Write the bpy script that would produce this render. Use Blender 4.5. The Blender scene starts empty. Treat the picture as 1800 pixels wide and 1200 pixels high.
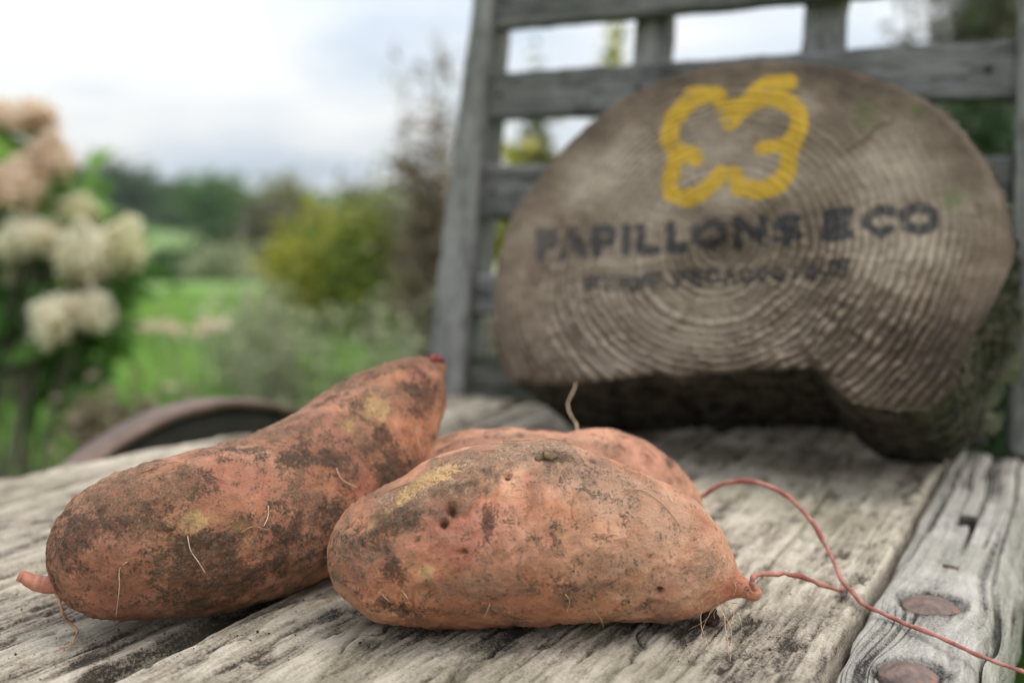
import bpy, math, random
import numpy as np
from mathutils import Vector, Matrix

random.seed(7)
RNG = np.random.default_rng(7)
SC = bpy.context.scene
COL = SC.collection
R = math.radians

# ------------------------------------------------------------------ camera, sky, sun, exposure
F = 1846.0                      # focal length in photograph pixels (1800 x 1200)
TH = math.atan(250 / F)         # camera pitched down, horizon at row 350
BZ = 0.58                       # cart bed height above the ground
HC = 0.19                       # camera height above the bed
CAM = np.array([0.0, 0.0, BZ + HC])
ANG = R(28.7)                   # the cart is turned against the view
U = np.array([math.cos(ANG), -math.sin(ANG), 0.0])
V = np.array([math.sin(ANG), math.cos(ANG), 0.0])

cd = bpy.data.cameras.new('camera')
cam = bpy.data.objects.new('camera', cd)
COL.objects.link(cam)
cam.location = CAM
cam.rotation_euler = (math.pi / 2 - TH, 0, 0)
cd.sensor_width = 36
cd.lens = 36 * F / 1800
cd.clip_start = 0.02
cd.clip_end = 5000
cd.dof.use_dof = True
cd.dof.focus_distance = 0.460
cd.dof.aperture_fstop = 4.1
SC.camera = cam

SUN_EL, SUN_AZ = 64.0, 88.0     # azimuth measured from +Y (view direction) towards +X
wd = bpy.data.worlds.new('World')
SC.world = wd
wd.use_nodes = True
wt = wd.node_tree
wt.nodes.clear()


def wnode(t, **kw):
    n = wt.nodes.new(t)
    for k, v in kw.items():
        setattr(n, k, v)
    return n


wo = wnode('ShaderNodeOutputWorld')
wb = wnode('ShaderNodeBackground')
wb.inputs['Strength'].default_value = 0.1
sky = wnode('ShaderNodeTexSky', sky_type='NISHITA', sun_disc=False)
sky.sun_elevation = R(SUN_EL)
sky.sun_rotation = R(SUN_AZ)
sky.air_density = 1.0
sky.dust_density = 2.0
tc = wnode('ShaderNodeTexCoord')
sep = wnode('ShaderNodeSeparateXYZ')
wt.links.new(tc.outputs['Generated'], sep.inputs[0])
zz = wnode('ShaderNodeMath', operation='MAXIMUM')
wt.links.new(sep.outputs['Z'], zz.inputs[0])
zz.inputs[1].default_value = 0.0
za = wnode('ShaderNodeMath', operation='ADD')
wt.links.new(zz.outputs[0], za.inputs[0])
za.inputs[1].default_value = 0.16
dv = wnode('ShaderNodeVectorMath', operation='DIVIDE')
wt.links.new(tc.outputs['Generated'], dv.inputs[0])
cb = wnode('ShaderNodeCombineXYZ')
for i in range(3):
    wt.links.new(za.outputs[0], cb.inputs[i])
wt.links.new(cb.outputs[0], dv.inputs[1])
cn = wnode('ShaderNodeTexNoise')
cn.inputs['Scale'].default_value = 0.85
cn.inputs['Detail'].default_value = 4
cn.inputs['Roughness'].default_value = 0.5
wt.links.new(dv.outputs[0], cn.inputs['Vector'])
cr = wnode('ShaderNodeValToRGB')
cr.color_ramp.elements[0].position = 0.36
cr.color_ramp.elements[0].color = (0.60, 0.695, 0.81, 1)
cr.color_ramp.elements[1].position = 0.58
cr.color_ramp.elements[1].color = (1.0, 1.0, 0.99, 1)
wt.links.new(cn.outputs[0], cr.inputs[0])
csc = wnode('ShaderNodeVectorMath', operation='SCALE')
zc = wnode('ShaderNodeMath', operation='MULTIPLY_ADD')   # overcast sky: luminance grows with height
wt.links.new(zz.outputs[0], zc.inputs[0])
zc.inputs[1].default_value = 13.0
zc.inputs[2].default_value = 7.6
wt.links.new(zc.outputs[0], csc.inputs['Scale'])
wt.links.new(cr.outputs[0], csc.inputs[0])
cm = wnode('ShaderNodeMix', data_type='RGBA')
cm.inputs[0].default_value = 0.86
wt.links.new(sky.outputs[0], cm.inputs[6])
wt.links.new(csc.outputs[0], cm.inputs[7])
wt.links.new(cm.outputs[2], wb.inputs['Color'])
wt.links.new(wb.outputs[0], wo.inputs[0])

sl = bpy.data.lights.new('sun', 'SUN')
sun = bpy.data.objects.new('sun', sl)
COL.objects.link(sun)
sl.energy = 1.5
sl.angle = R(28)
sl.color = (1.0, 0.93, 0.83)
sdir = Vector((math.sin(R(SUN_AZ)) * math.cos(R(SUN_EL)), math.cos(R(SUN_AZ)) * math.cos(R(SUN_EL)), math.sin(R(SUN_EL))))
sun.rotation_euler = sdir.to_track_quat('Z', 'Y').to_euler()
sun.location = (2, 2, 6)

SC.view_settings.view_transform = 'Standard'
SC.view_settings.look = 'None'
SC.view_settings.gamma = 1
SC.view_settings.use_curve_mapping = False
SC.view_settings.exposure = 0.34
SC.render.engine = 'CYCLES'
SC.cycles.max_bounces = 8
SC.cycles.transparent_max_bounces = 8
SC.cycles.use_denoising = True


# ------------------------------------------------------------------ photograph rays
def ray(px, py):
    x = (px - 900) / F
    y = (600 - py) / F
    return np.array([x, math.cos(TH) + y * math.sin(TH), -math.sin(TH) + y * math.cos(TH)])


def at(px, py, depth):
    return CAM + ray(px, py) * depth


def bed_at(px, py, z=0.0):
    d = ray(px, py)
    return CAM + d * ((z - HC) / d[2])


def plane_at(px, py, p0, n):
    d = ray(px, py)
    return CAM + d * (((p0 - CAM) @ n) / (d @ n))


def to_px(P):
    d = P - CAM
    cy = d[..., 1] * math.cos(TH) - d[..., 2] * math.sin(TH)
    up = d[..., 1] * math.sin(TH) + d[..., 2] * math.cos(TH)
    return 900 + F * d[..., 0] / cy, 600 - F * up / cy


# ------------------------------------------------------------------ noise in numpy
def _hash(ix, iy, iz, seed):
    h = (ix * 374761393 + iy * 668265263 + iz * 2147483647 + seed * 1274126177) & 0xFFFFFFFF
    h = ((h ^ (h >> 13)) * 1274126177) & 0xFFFFFFFF
    h = ((h ^ (h >> 16)) * 2246822519) & 0xFFFFFFFF
    return ((h ^ (h >> 15)) & 0xFFFF) / 32767.5 - 1.0


def vnoise(x, y, z, seed=0):
    x, y, z = np.broadcast_arrays(np.asarray(x, float), np.asarray(y, float), np.asarray(z, float))
    ix = np.floor(x).astype(np.int64)
    iy = np.floor(y).astype(np.int64)
    iz = np.floor(z).astype(np.int64)
    fx, fy, fz = x - ix, y - iy, z - iz
    sx, sy, sz = (t * t * t * (t * (t * 6 - 15) + 10) for t in (fx, fy, fz))
    out = 0
    for dx in (0, 1):
        wx = sx if dx else 1 - sx
        for dy in (0, 1):
            wy = sy if dy else 1 - sy
            for dz in (0, 1):
                wz = sz if dz else 1 - sz
                out = out + wx * wy * wz * _hash(ix + dx, iy + dy, iz + dz, seed)
    return out


def fbm(x, y, z, octaves=4, seed=0, gain=0.5):
    s, a, t = 0, 1.0, 0
    for k in range(octaves):
        s = s + a * vnoise(x, y, z, seed + k * 17)
        t += a
        a *= gain
        x, y, z = np.asarray(x) * 2.03 + 5.1, np.asarray(y) * 2.03 + 1.7, np.asarray(z) * 2.03 + 9.2
    return s / t * 1.6


def sstep(a, b, x):
    t = np.clip((x - a) / (b - a), 0, 1)
    return t * t * (3 - 2 * t)


# ------------------------------------------------------------------ mesh helpers
class MB:
    """collects vertices and faces that become ONE mesh object"""

    def __init__(self):
        self.v, self.f, self.t, self.n = [], [], [], 0

    def add(self, verts, faces, tone=None):
        verts = np.asarray(verts, float).reshape(-1, 3)
        for fc in faces:
            fc = np.asarray(fc, np.int64)
            if fc.ndim == 1:
                fc = fc[None, :]
            if len(fc):
                self.f.append(fc + self.n)
        self.v.append(verts)
        self.t.append(np.full(len(verts), 0.5) if tone is None else np.broadcast_to(np.asarray(tone, float), (len(verts),)))
        self.n += len(verts)
        return self

    def mesh(self, name, smooth=True, tone=True, attrs=None):
        me = bpy.data.meshes.new(name)
        v = np.concatenate(self.v)
        me.vertices.add(len(v))
        me.vertices.foreach_set('co', v.astype(np.float32).ravel())
        tot = [np.full(len(f), f.shape[1], np.int32) for f in self.f]
        tot = np.concatenate(tot)
        idx = np.concatenate([f.ravel() for f in self.f]).astype(np.int32)
        start = np.concatenate([[0], np.cumsum(tot)[:-1]]).astype(np.int32)
        me.loops.add(len(idx))
        me.loops.foreach_set('vertex_index', idx)
        me.polygons.add(len(tot))
        me.polygons.foreach_set('loop_start', start)
        me.polygons.foreach_set('use_smooth', np.full(len(tot), smooth))
        at_ = dict(attrs or {})
        if tone:
            at_['tone'] = np.concatenate(self.t)
        for k, val in at_.items():
            a = me.attributes.new(k, 'FLOAT', 'POINT')
            a.data.foreach_set('value', np.asarray(val, np.float32))
        me.update(calc_edges=True)
        me.validate()
        return me

    def build(self, name, material, parent=None, smooth=True, origin=None, attrs=None):
        if origin is not None:
            self.v = [a - np.asarray(origin) for a in self.v]
        me = self.mesh(name, smooth, attrs=attrs)
        o = bpy.data.objects.new(name, me)
        COL.objects.link(o)
        me.materials.append(material)
        if parent is not None:
            o.parent = parent
        elif origin is not None:
            o.location = origin
        return o


def empty(name, loc, rz=0.0):
    o = bpy.data.objects.new(name, None)
    COL.objects.link(o)
    o.location = loc
    o.rotation_euler = (0, 0, rz)
    o.empty_display_size = 0.05
    return o


def tag(o, label=None, cat=None, group=None, kind=None):
    if label:
        o['label'] = label
    if cat:
        o['category'] = cat
    if group:
        o['group'] = group
    if kind:
        o['kind'] = kind
    return o


def smooth_path(pts, n):
    """Catmull-Rom through points (any number of columns)"""
    P = np.asarray(pts, float)
    P = np.vstack([2 * P[0] - P[1], P, 2 * P[-1] - P[-2]])
    m = len(P) - 3
    t = np.linspace(0, m - 1e-9, n)
    i = t.astype(int)
    f = (t - i)[:, None]
    a, b, c, d = P[i], P[i + 1], P[i + 2], P[i + 3]
    return 0.5 * (2 * b + (c - a) * f + (2 * a - 5 * b + 4 * c - d) * f ** 2 + (3 * b - a - 3 * c + d) * f ** 3)


def frames(P):
    T = np.gradient(P, axis=0)
    T /= np.linalg.norm(T, axis=1)[:, None] + 1e-12
    up = np.array([0, 0, 1.0])
    if abs(T[0] @ up) > 0.9:
        up = np.array([1.0, 0, 0])
    A = np.zeros_like(P)
    a = np.cross(T[0], up)
    for i in range(len(P)):
        a = a - T[i] * (a @ T[i])
        a /= np.linalg.norm(a) + 1e-12
        A[i] = a
    return T, A, np.cross(T, A)


def tube(mb, pts, rad, seg=6, n=None, tone=None):
    P = np.asarray(pts, float)
    rad = np.broadcast_to(np.asarray(rad, float), (len(P),))
    if n:
        Q = smooth_path(np.column_stack([P, rad]), n)
        P, rad = Q[:, :3], np.maximum(Q[:, 3], 1e-5)
    T, A, B = frames(P)
    th = np.linspace(0, 2 * math.pi, seg, endpoint=False)
    ring = P[:, None, :] + rad[:, None, None] * (np.cos(th)[None, :, None] * A[:, None, :] + np.sin(th)[None, :, None] * B[:, None, :])
    m = len(P)
    i = np.arange(m - 1)[:, None] * seg
    j = np.arange(seg)[None, :]
    j2 = (j + 1) % seg
    q = np.stack([i + j, i + j2, i + seg + j2, i + seg + j], -1).reshape(-1, 4)
    mb.add(ring.reshape(-1, 3), [q, np.arange(seg)[::-1], np.arange(seg) + (m - 1) * seg], tone)


def leaf_cloud(mb, C, size, asp=0.5, tone=None, droop=0.0, sv=0.35, up=0.3):
    """one small folded leaf (two triangles) at each of the points C"""
    C = np.asarray(C, float)
    n = len(C)
    d = RNG.normal(size=(n, 3))
    d[:, 2] = d[:, 2] * 0.6 - droop
    d /= np.linalg.norm(d, axis=1)[:, None]
    nrm = RNG.normal(size=(n, 3))
    nrm[:, 2] = np.abs(nrm[:, 2]) + up
    s = np.cross(d, nrm)
    s /= np.linalg.norm(s, axis=1)[:, None] + 1e-9
    nn = np.cross(s, d)
    L = (size * np.exp(RNG.normal(size=n) * sv))[:, None]
    W = L * asp
    v = np.stack([C, C + d * L * 0.45 + s * W * 0.5 + nn * L * 0.06, C + d * L - nn * L * 0.08, C + d * L * 0.45 - s * W * 0.5 + nn * L * 0.06], 1)
    k = np.arange(n)[:, None] * 4
    f = np.concatenate([k + [0, 1, 2], k + [0, 2, 3]])
    tn = RNG.random(n) if tone is None else np.clip(tone + RNG.normal(size=n) * 0.14, 0, 1)
    mb.add(v.reshape(-1, 3), [f], np.repeat(tn, 4))


# ------------------------------------------------------------------ material helpers
class Mat:
    def __init__(self, name):
        self.m = bpy.data.materials.new(name)
        self.m.use_nodes = True
        self.t = self.m.node_tree
        self.t.nodes.clear()
        self.out = self.t.nodes.new('ShaderNodeOutputMaterial')
        self.b = self.t.nodes.new('ShaderNodeBsdfPrincipled')
        self.t.links.new(self.b.outputs[0], self.out.inputs[0])
        self.tc = self.t.nodes.new('ShaderNodeTexCoord')

    def put(self, sock, v):
        if hasattr(v, 'is_output'):
            self.t.links.new(v, sock)
        elif isinstance(v, (tuple, list)) and len(v) == 3 and sock.type == 'RGBA':
            sock.default_value = (*v, 1)
        else:
            sock.default_value = v

    def bs(self, **kw):
        for k, v in kw.items():
            self.put(self.b.inputs[k.replace('_', ' ')], v)
        return self

    def obj(self, scale=(1, 1, 1), rot=(0, 0, 0), loc=(0, 0, 0)):
        n = self.t.nodes.new('ShaderNodeMapping')
        self.t.links.new(self.tc.outputs['Object'], n.inputs[0])
        n.inputs['Scale'].default_value = scale
        n.inputs['Rotation'].default_value = rot
        n.inputs['Location'].default_value = loc
        return n.outputs[0]

    def noise(self, vec, scale=1.0, detail=4, rough=0.55, dist=0.0):
        n = self.t.nodes.new('ShaderNodeTexNoise')
        self.t.links.new(vec, n.inputs['Vector'])
        n.inputs['Scale'].default_value = scale
        n.inputs['Detail'].default_value = detail
        n.inputs['Roughness'].default_value = rough
        n.inputs['Distortion'].default_value = dist
        return n.outputs[0]

    def ramp(self, fac, stops):
        n = self.t.nodes.new('ShaderNodeValToRGB')
        self.put(n.inputs[0], fac)
        e = n.color_ramp.elements
        while len(e) < len(stops):
            e.new(0.5)
        for el, (p, c) in zip(e, stops):
            el.position = p
            el.color = (c, c, c, 1) if isinstance(c, (int, float)) else (*c, 1)
        return n.outputs[0]

    def step(self, x, a, b):
        n = self.t.nodes.new('ShaderNodeMapRange')
        n.interpolation_type = 'SMOOTHSTEP'
        self.put(n.inputs[0], x)
        n.inputs[1].default_value = a
        n.inputs[2].default_value = b
        return n.outputs[0]

    def mix(self, fac, a, b, mode='MIX'):
        n = self.t.nodes.new('ShaderNodeMix')
        n.data_type = 'RGBA'
        n.blend_type = mode
        self.put(n.inputs[0], fac)
        self.put(n.inputs[6], a)
        self.put(n.inputs[7], b)
        return n.outputs[2]

    def math(self, op, a, b=0.0, clamp=False):
        n = self.t.nodes.new('ShaderNodeMath')
        n.operation = op
        n.use_clamp = clamp
        self.put(n.inputs[0], a)
        self.put(n.inputs[1], b)
        return n.outputs[0]

    def attr(self, name):
        n = self.t.nodes.new('ShaderNodeAttribute')
        n.attribute_name = name
        return n.outputs['Fac']

    def bump(self, h, dist=0.001, strength=1.0):
        n = self.t.nodes.new('ShaderNodeBump')
        n.inputs['Distance'].default_value = dist
        n.inputs['Strength'].default_value = strength
        self.put(n.inputs['Height'], h)
        self.put(self.b.inputs['Normal'], n.outputs[0])
        return self


def m_wood(name, light, mid, dark, grain_axis=1, fine=1.0, moss=0.0, rough=0.92):
    """weathered wood; 'tone' is the grain field of the mesh, the fine streaks run along grain_axis"""
    M = Mat(name)
    sc = [480.0 * fine] * 3
    sc[grain_axis] = 105.0 * fine
    sc2 = [130.0] * 3
    sc2[grain_axis] = 24.0
    n1 = M.noise(M.obj(tuple(sc)), 1, 6, 0.7)
    n2 = M.noise(M.obj(tuple(sc2)), 1, 5, 0.62, 0.9)
    n3 = M.noise(M.obj(), 30, 6, 0.65)
    n4 = M.noise(M.obj(), 700, 5, 0.75)
    g = M.attr('tone')
    x = M.math('MULTIPLY', M.math('SUBTRACT', n1, 0.5), 0.62)
    x = M.math('ADD', x, M.math('MULTIPLY', M.math('SUBTRACT', n2, 0.5), 0.40))
    x = M.math('ADD', x, M.math('MULTIPLY', M.math('SUBTRACT', n3, 0.5), 0.65))
    x = M.math('ADD', x, M.math('MULTIPLY', M.math('SUBTRACT', n4, 0.5), 0.95))
    x = M.math('ADD', x, M.math('MULTIPLY', g, 0.55))
    x = M.math('ADD', x, 0.07)
    c = M.ramp(x, [(0.04, dark), (0.30, mid), (0.62, light)])
    tint = M.noise(M.obj(), 11, 4, 0.55)
    c = M.mix(M.step(tint, 0.48, 0.70), c, M.mix(0.55, c, (mid[0] * 0.72, mid[1] * 0.76, mid[2] * 0.66)))
    if moss:
        ms = M.math('MULTIPLY', M.step(M.noise(M.obj(), 55, 6, 0.75), 0.55, 0.72), moss)
        c = M.mix(ms, c, (0.11, 0.10, 0.05))
    M.bs(Base_Color=c, Roughness=rough)
    M.b.inputs['Specular IOR Level'].default_value = 0.25
    hb = M.math('ADD', M.math('MULTIPLY', n1, 0.7), M.math('MULTIPLY', n4, 0.7))
    M.bump(hb, 0.0012, 1.0)
    return M.m


def m_plain(name, ca, cb, scale=40, rough=0.8, bump=0.0005, bscale=300, spec=0.3, metal=0.0):
    M = Mat(name)
    c = M.mix(M.step(M.noise(M.obj(), scale, 5, 0.6), 0.35, 0.65), ca, cb)
    M.bs(Base_Color=c, Roughness=rough, Metallic=metal)
    M.b.inputs['Specular IOR Level'].default_value = spec
    if bump:
        M.bump(M.noise(M.obj(), bscale, 4, 0.6), bump, 0.8)
    return M.m


def m_leaf(name, dark, mid, light, trans=0.35):
    M = Mat(name)
    c = M.ramp(M.attr('tone'), [(0.1, dark), (0.5, mid), (0.95, light)])
    M.bs(Base_Color=c, Roughness=0.6)
    M.b.inputs['Specular IOR Level'].default_value = 0.25
    tr = M.t.nodes.new('ShaderNodeBsdfTranslucent')
    M.t.links.new(c, tr.inputs[0])
    mx = M.t.nodes.new('ShaderNodeMixShader')
    mx.inputs[0].default_value = trans
    M.t.links.new(M.b.outputs[0], mx.inputs[1])
    M.t.links.new(tr.outputs[0], mx.inputs[2])
    M.t.links.new(mx.outputs[0], M.out.inputs[0])
    return M.m


# ------------------------------------------------------------------ ground, hills
def ground_z(x, y):
    d = np.sqrt(np.asarray(x, float) ** 2 + np.asarray(y, float) ** 2)
    z = np.interp(d, [0, 8, 30, 100, 160, 420, 5000], [0, 0, -1.55, -3.1, -3.0, 0.5, 1.0])
    far = sstep(4, 20, d)
    return z + far * 0.25 * fbm(np.asarray(x) / 14, np.asarray(y) / 14, 0.3, 3, 3)


def make_ground():
    rr = np.concatenate([[0.0], np.geomspace(0.4, 2600, 130)])
    na = 240
    aa = np.linspace(0, 2 * math.pi, na, endpoint=False)
    X = rr[:, None] * np.sin(aa)[None]
    Y = rr[:, None] * np.cos(aa)[None]
    Z = ground_z(X, Y) + 0.012 * fbm(X * 3, Y * 3, 0, 3, 9) * (rr[:, None] < 20)
    Z[0, :] = Z[0, 0]
    nr = len(rr)
    i = np.arange(nr - 1)[:, None] * na
    j = np.arange(na)[None]
    j2 = (j + 1) % na
    q = np.stack([i + j, i + na + j, i + na + j2, i + j2], -1).reshape(-1, 4)[na:]
    t = np.stack([np.zeros(na, int), na + np.arange(na), na + (np.arange(na) + 1) % na], -1)
    M = Mat('meadow_ground')
    n1 = M.noise(M.obj(), 0.5, 6, 0.6)
    n2 = M.noise(M.obj(), 9, 5, 0.65)
    c = M.ramp(n1, [(0.3, (0.10, 0.20, 0.035)), (0.5, (0.14, 0.27, 0.05)), (0.68, (0.20, 0.28, 0.08))])
    c = M.mix(M.step(n2, 0.52, 0.72), c, (0.14, 0.15, 0.06))
    fld = M.noise(M.obj(), 0.025, 2, 0.5)
    c = M.mix(M.step(fld, 0.46, 0.56), c, (0.17, 0.22, 0.08))
    M.bs(Base_Color=c, Roughness=0.95)
    M.bump(n2, 0.03, 0.7)
    o = MB().add(np.stack([X, Y, Z], -1).reshape(-1, 3), [q, t]).build('ground', M.m)
    tag(o, kind='structure')


def make_hills():
    a = np.linspace(-75, 75, 400)
    mb = MB()
    ds = np.array([500, 620, 760, 900, 1100])
    prof = np.array([0.0, 0.35, 0.8, 1.0, 0.5])
    ridge = 11 + 5 * fbm(a / 14, 0.2, 0.7, 4, 21) + 1.6 * fbm(a * 1.6, 0.2, 0.7, 3, 5)
    X = ds[:, None] * np.sin(np.radians(a))[None]
    Y = ds[:, None] * np.cos(np.radians(a))[None]
    Z = -2 + prof[:, None] * (ridge[None] + 2)
    n = len(a)
    i = np.arange(len(ds) - 1)[:, None] * n
    j = np.arange(n - 1)[None]
    q = np.stack([i + j, i + j + 1, i + n + j + 1, i + n + j], -1).reshape(-1, 4)
    M = Mat('wooded_hill')
    c = M.ramp(M.noise(M.obj(), 0.03, 6, 0.65), [(0.35, (0.035, 0.055, 0.035)), (0.55, (0.06, 0.085, 0.045)), (0.7, (0.11, 0.14, 0.07))])
    M.bs(Base_Color=c, Roughness=1.0)
    tag(mb.add(np.stack([X, Y, Z], -1).reshape(-1, 3), [q]).build('hills', M.m), kind='structure')


make_ground()
make_hills()

# ------------------------------------------------------------------ the old cart
CO = np.array([-0.33, 0.5, 0.0])                # origin of the cart in its own (u, v, z) axes
cart = empty('wooden_cart', U * CO[0] + V * CO[1], -ANG)
tag(cart, 'old weathered grey wooden cart with plank bed, slatted back and iron-tyred wheel', 'cart')

M_BED = m_wood('bleached_plank_wood', (0.54, 0.48, 0.39), (0.295, 0.252, 0.197), (0.04, 0.032, 0.025), 1, 1.0, 0.35)
M_RAIL = m_wood('split_grey_wood', (0.47, 0.44, 0.395), (0.285, 0.267, 0.24), (0.036, 0.031, 0.027), 1, 0.9, 0.12)
M_PANEL = m_wood('dark_grey_slat_wood', (0.21, 0.202, 0.195), (0.13, 0.126, 0.123), (0.05, 0.048, 0.048), 0, 0.8, 0.4)
M_POST = m_wood('grey_post_wood', (0.28, 0.27, 0.255), (0.18, 0.174, 0.166), (0.075, 0.072, 0.07), 2, 0.8, 0.3)
M_SILL = m_wood('mossy_dark_wood', (0.13, 0.125, 0.11), (0.07, 0.07, 0.055), (0.025, 0.027, 0.02), 0, 0.8, 0.8)
M_FELLOE = m_wood('dark_wheel_wood', (0.055, 0.052, 0.045), (0.028, 0.027, 0.023), (0.012, 0.012, 0.010), 1, 0.8, 0.3)


def board(name, mapf, l0, l1, a0, a1, th, na, nl, hfun, material, ragged=0.0, rag_end=0.0, rnd=0.003, parent=cart, seed=0):
    """a plank: a runs across, l along, b is the thickness (0 at the worn face, -th at the back).
    a0/a1 may be functions of l; hfun(a, l) gives (height, tone) of the worn face; mapf(a, l, b) -> cart axes"""
    f0 = a0 if callable(a0) else (lambda l: np.full_like(l, a0))
    f1 = a1 if callable(a1) else (lambda l: np.full_like(l, a1))
    l = np.linspace(l0, l1, nl)
    ns, nb = 7, 5
    s_top = np.linspace(0, 1, na)
    A, B, side = [], [], []
    lo, hi = f0(l), f1(l)
    lo = lo + ragged * fbm(l * 45, 0.0, seed, 4, seed)
    hi = hi + ragged * fbm(l * 45, 7.0, seed, 4, seed + 3)
    top_a = lo[:, None] + (hi - lo)[:, None] * s_top[None]
    h, tone = hfun(top_a, np.broadcast_to(l[:, None], top_a.shape))
    ed = np.minimum(top_a - lo[:, None], hi[:, None] - top_a)
    top_b = h - rnd * np.exp(-ed / (rnd * 0.6 + 1e-6))
    sb = np.linspace(0, 1, ns + 1)[1:]
    wob = 0.0012 * fbm(l[:, None] * 30, sb[None] * 4, seed + 0.5, 3, seed + 9)
    r_a = hi[:, None] + 0.0015 * np.sin(sb * math.pi)[None] + wob
    r_b = top_b[:, -1:] + (-th - top_b[:, -1:]) * sb[None]
    t_b = np.linspace(0, 1, nb + 1)[1:]
    b_a = r_a[:, -1:] + (lo[:, None] - r_a[:, -1:]) * t_b[None]
    b_b = np.full_like(b_a, -th)
    l_a = lo[:, None] - 0.0015 * np.sin(sb * math.pi)[None] - wob
    l_b = -th + (top_b[:, :1] + th) * sb[None]
    A = np.concatenate([top_a, r_a, b_a, l_a[:, :-1]], 1)
    B = np.concatenate([top_b, r_b, b_b, l_b[:, :-1]], 1)
    T = np.concatenate([tone, np.full((nl, A.shape[1] - na), 0.35) + 0.15 * fbm(l[:, None] * 4, np.arange(A.shape[1] - na)[None] * 0.9, 0, 2, 4)], 1)
    L = np.broadcast_to(l[:, None], A.shape).copy()
    if rag_end:
        k = np.linspace(0, 1, nl)
        w = np.exp(-(1 - k) * nl / 6)[:, None]
        w0 = np.exp(-k * nl / 6)[:, None]
        L = L + rag_end * (w - w0) * fbm(A * 90, B * 60, seed + 2.2, 3, seed + 31)
    P = mapf(A, L, B)
    m = A.shape[1]
    i = np.arange(nl - 1)[:, None] * m
    j = np.arange(m)[None]
    j2 = (j + 1) % m
    q = np.stack([i + j, i + m + j, i + m + j2, i + j2], -1).reshape(-1, 4)
    mb = MB()
    mb.add((P - CO).reshape(-1, 3), [q, np.arange(m), (np.arange(m) + (nl - 1) * m)[::-1]], np.clip(T, 0, 1).ravel())
    return mb.build(name, material, parent)


def bed_map(a, l, b):
    return np.stack([a, l, BZ + b], -1)


def worn(seed, amp=0.0016, crack=0.003, cw=0.05, fa=130.0, fl=9.0, fibre=0.0004):
    def hf(a, l):
        wa = a + 0.006 * fbm(a * 9, l * 4, seed, 3, seed + 40)
        g = fbm(wa * fa, l * fl, seed, 4, seed)
        broad = fbm(a * 22, l * 9, seed + 3, 3, seed + 5)
        fib = fbm(wa * 600, l * 80, seed, 2, seed + 8)
        c = np.abs(vnoise(wa * 55, l * 2.2, seed + 1.5, seed + 11))
        on = sstep(0.05, 0.45, vnoise(a * 20, l * 5, seed + 4, seed + 13))
        cr_ = (1 - sstep(0.0, cw, c)) * on
        pit = sstep(0.42, 0.62, fbm(a * 190, l * 60, seed, 3, seed + 21))
        h = 0.5 * amp * g + amp * 0.35 * broad + fibre * fib - crack * cr_ - 0.0010 * pit
        t = np.clip(0.55 + 0.45 * g + 0.15 * fib - 0.55 * cr_ - 0.3 * pit, 0, 1)
        return h - amp, t
    return hf


def left_edge(l):
    return -0.662 + 0.27 * (l - 0.457)


board('plank', bed_map, 0.10, 0.885, left_edge, lambda l: left_edge(l) + 0.030 + 0.012 * np.sin(l * 9), 0.030, 40, 260, worn(3, 0.0022, 0.004), M_BED, 0.004, 0.01, 0.006, seed=3)
board('plank', bed_map, 0.10, 0.885, lambda l: left_edge(l) + 0.034 + 0.012 * np.sin(l * 9), -0.4765, 0.032, 120, 420, worn(5, 0.0017, 0.004), M_BED, 0.002, 0.008, 0.004, seed=5)

SOIL_AND_SHADE = [(330, 1100, 0.05, 0.020, 0.75), (200, 1090, 0.03, 0.014, 0.5), (480, 1060, 0.05, 0.016, 0.8), (750, 1108, 0.010, 0.06, 0.55), (1050, 1104, 0.010, 0.06, 0.55), (560, 1040, 0.05, 0.012, 0.8), (80, 1050, 0.03, 0.012, 0.5), (40, 1130, 0.02, 0.012, 0.4), (1260, 1090, 0.02, 0.018, 0.45), (900, 1110, 0.012, 0.07, 0.5), (1180, 1100, 0.012, 0.03, 0.5)]  # soil dust, plus contact shade painted into the planks along the potatoes


def soil_shaded(hf):
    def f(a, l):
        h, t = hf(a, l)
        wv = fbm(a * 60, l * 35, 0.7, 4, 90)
        for px, py, rl, ra, k in SOIL_AND_SHADE:
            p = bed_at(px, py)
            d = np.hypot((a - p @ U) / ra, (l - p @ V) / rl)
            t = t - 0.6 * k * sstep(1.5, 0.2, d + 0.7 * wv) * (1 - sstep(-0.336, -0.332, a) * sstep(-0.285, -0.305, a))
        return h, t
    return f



def sunken(hf):
    """the board left of the open joint is worn lower, its edge rotted away and darker in tone"""
    def f(a, l):
        h, t = hf(a, l)
        e = -0.3385 - a + 0.006 * fbm(l * 24, 0.4, 0.6, 4, 95) + 0.002 * fbm(a * 200, l * 120, 0.2, 3, 96)
        k = sstep(0.013, 0.003, e)
        h = h - 0.0035 - 0.014 * k * (0.8 + 0.4 * fbm(a * 160, l * 50, 0.1, 3, 97))
        t = t - 1.0 * sstep(0.016, 0.005, e)
        return h, t
    return f


board('plank', bed_map, 0.10, 0.885, -0.4700, -0.3385, 0.032, 200, 620, sunken(soil_shaded(worn(9, 0.0013, 0.003))), M_BED, 0.0014, 0.008, 0.0022, seed=9)


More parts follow.
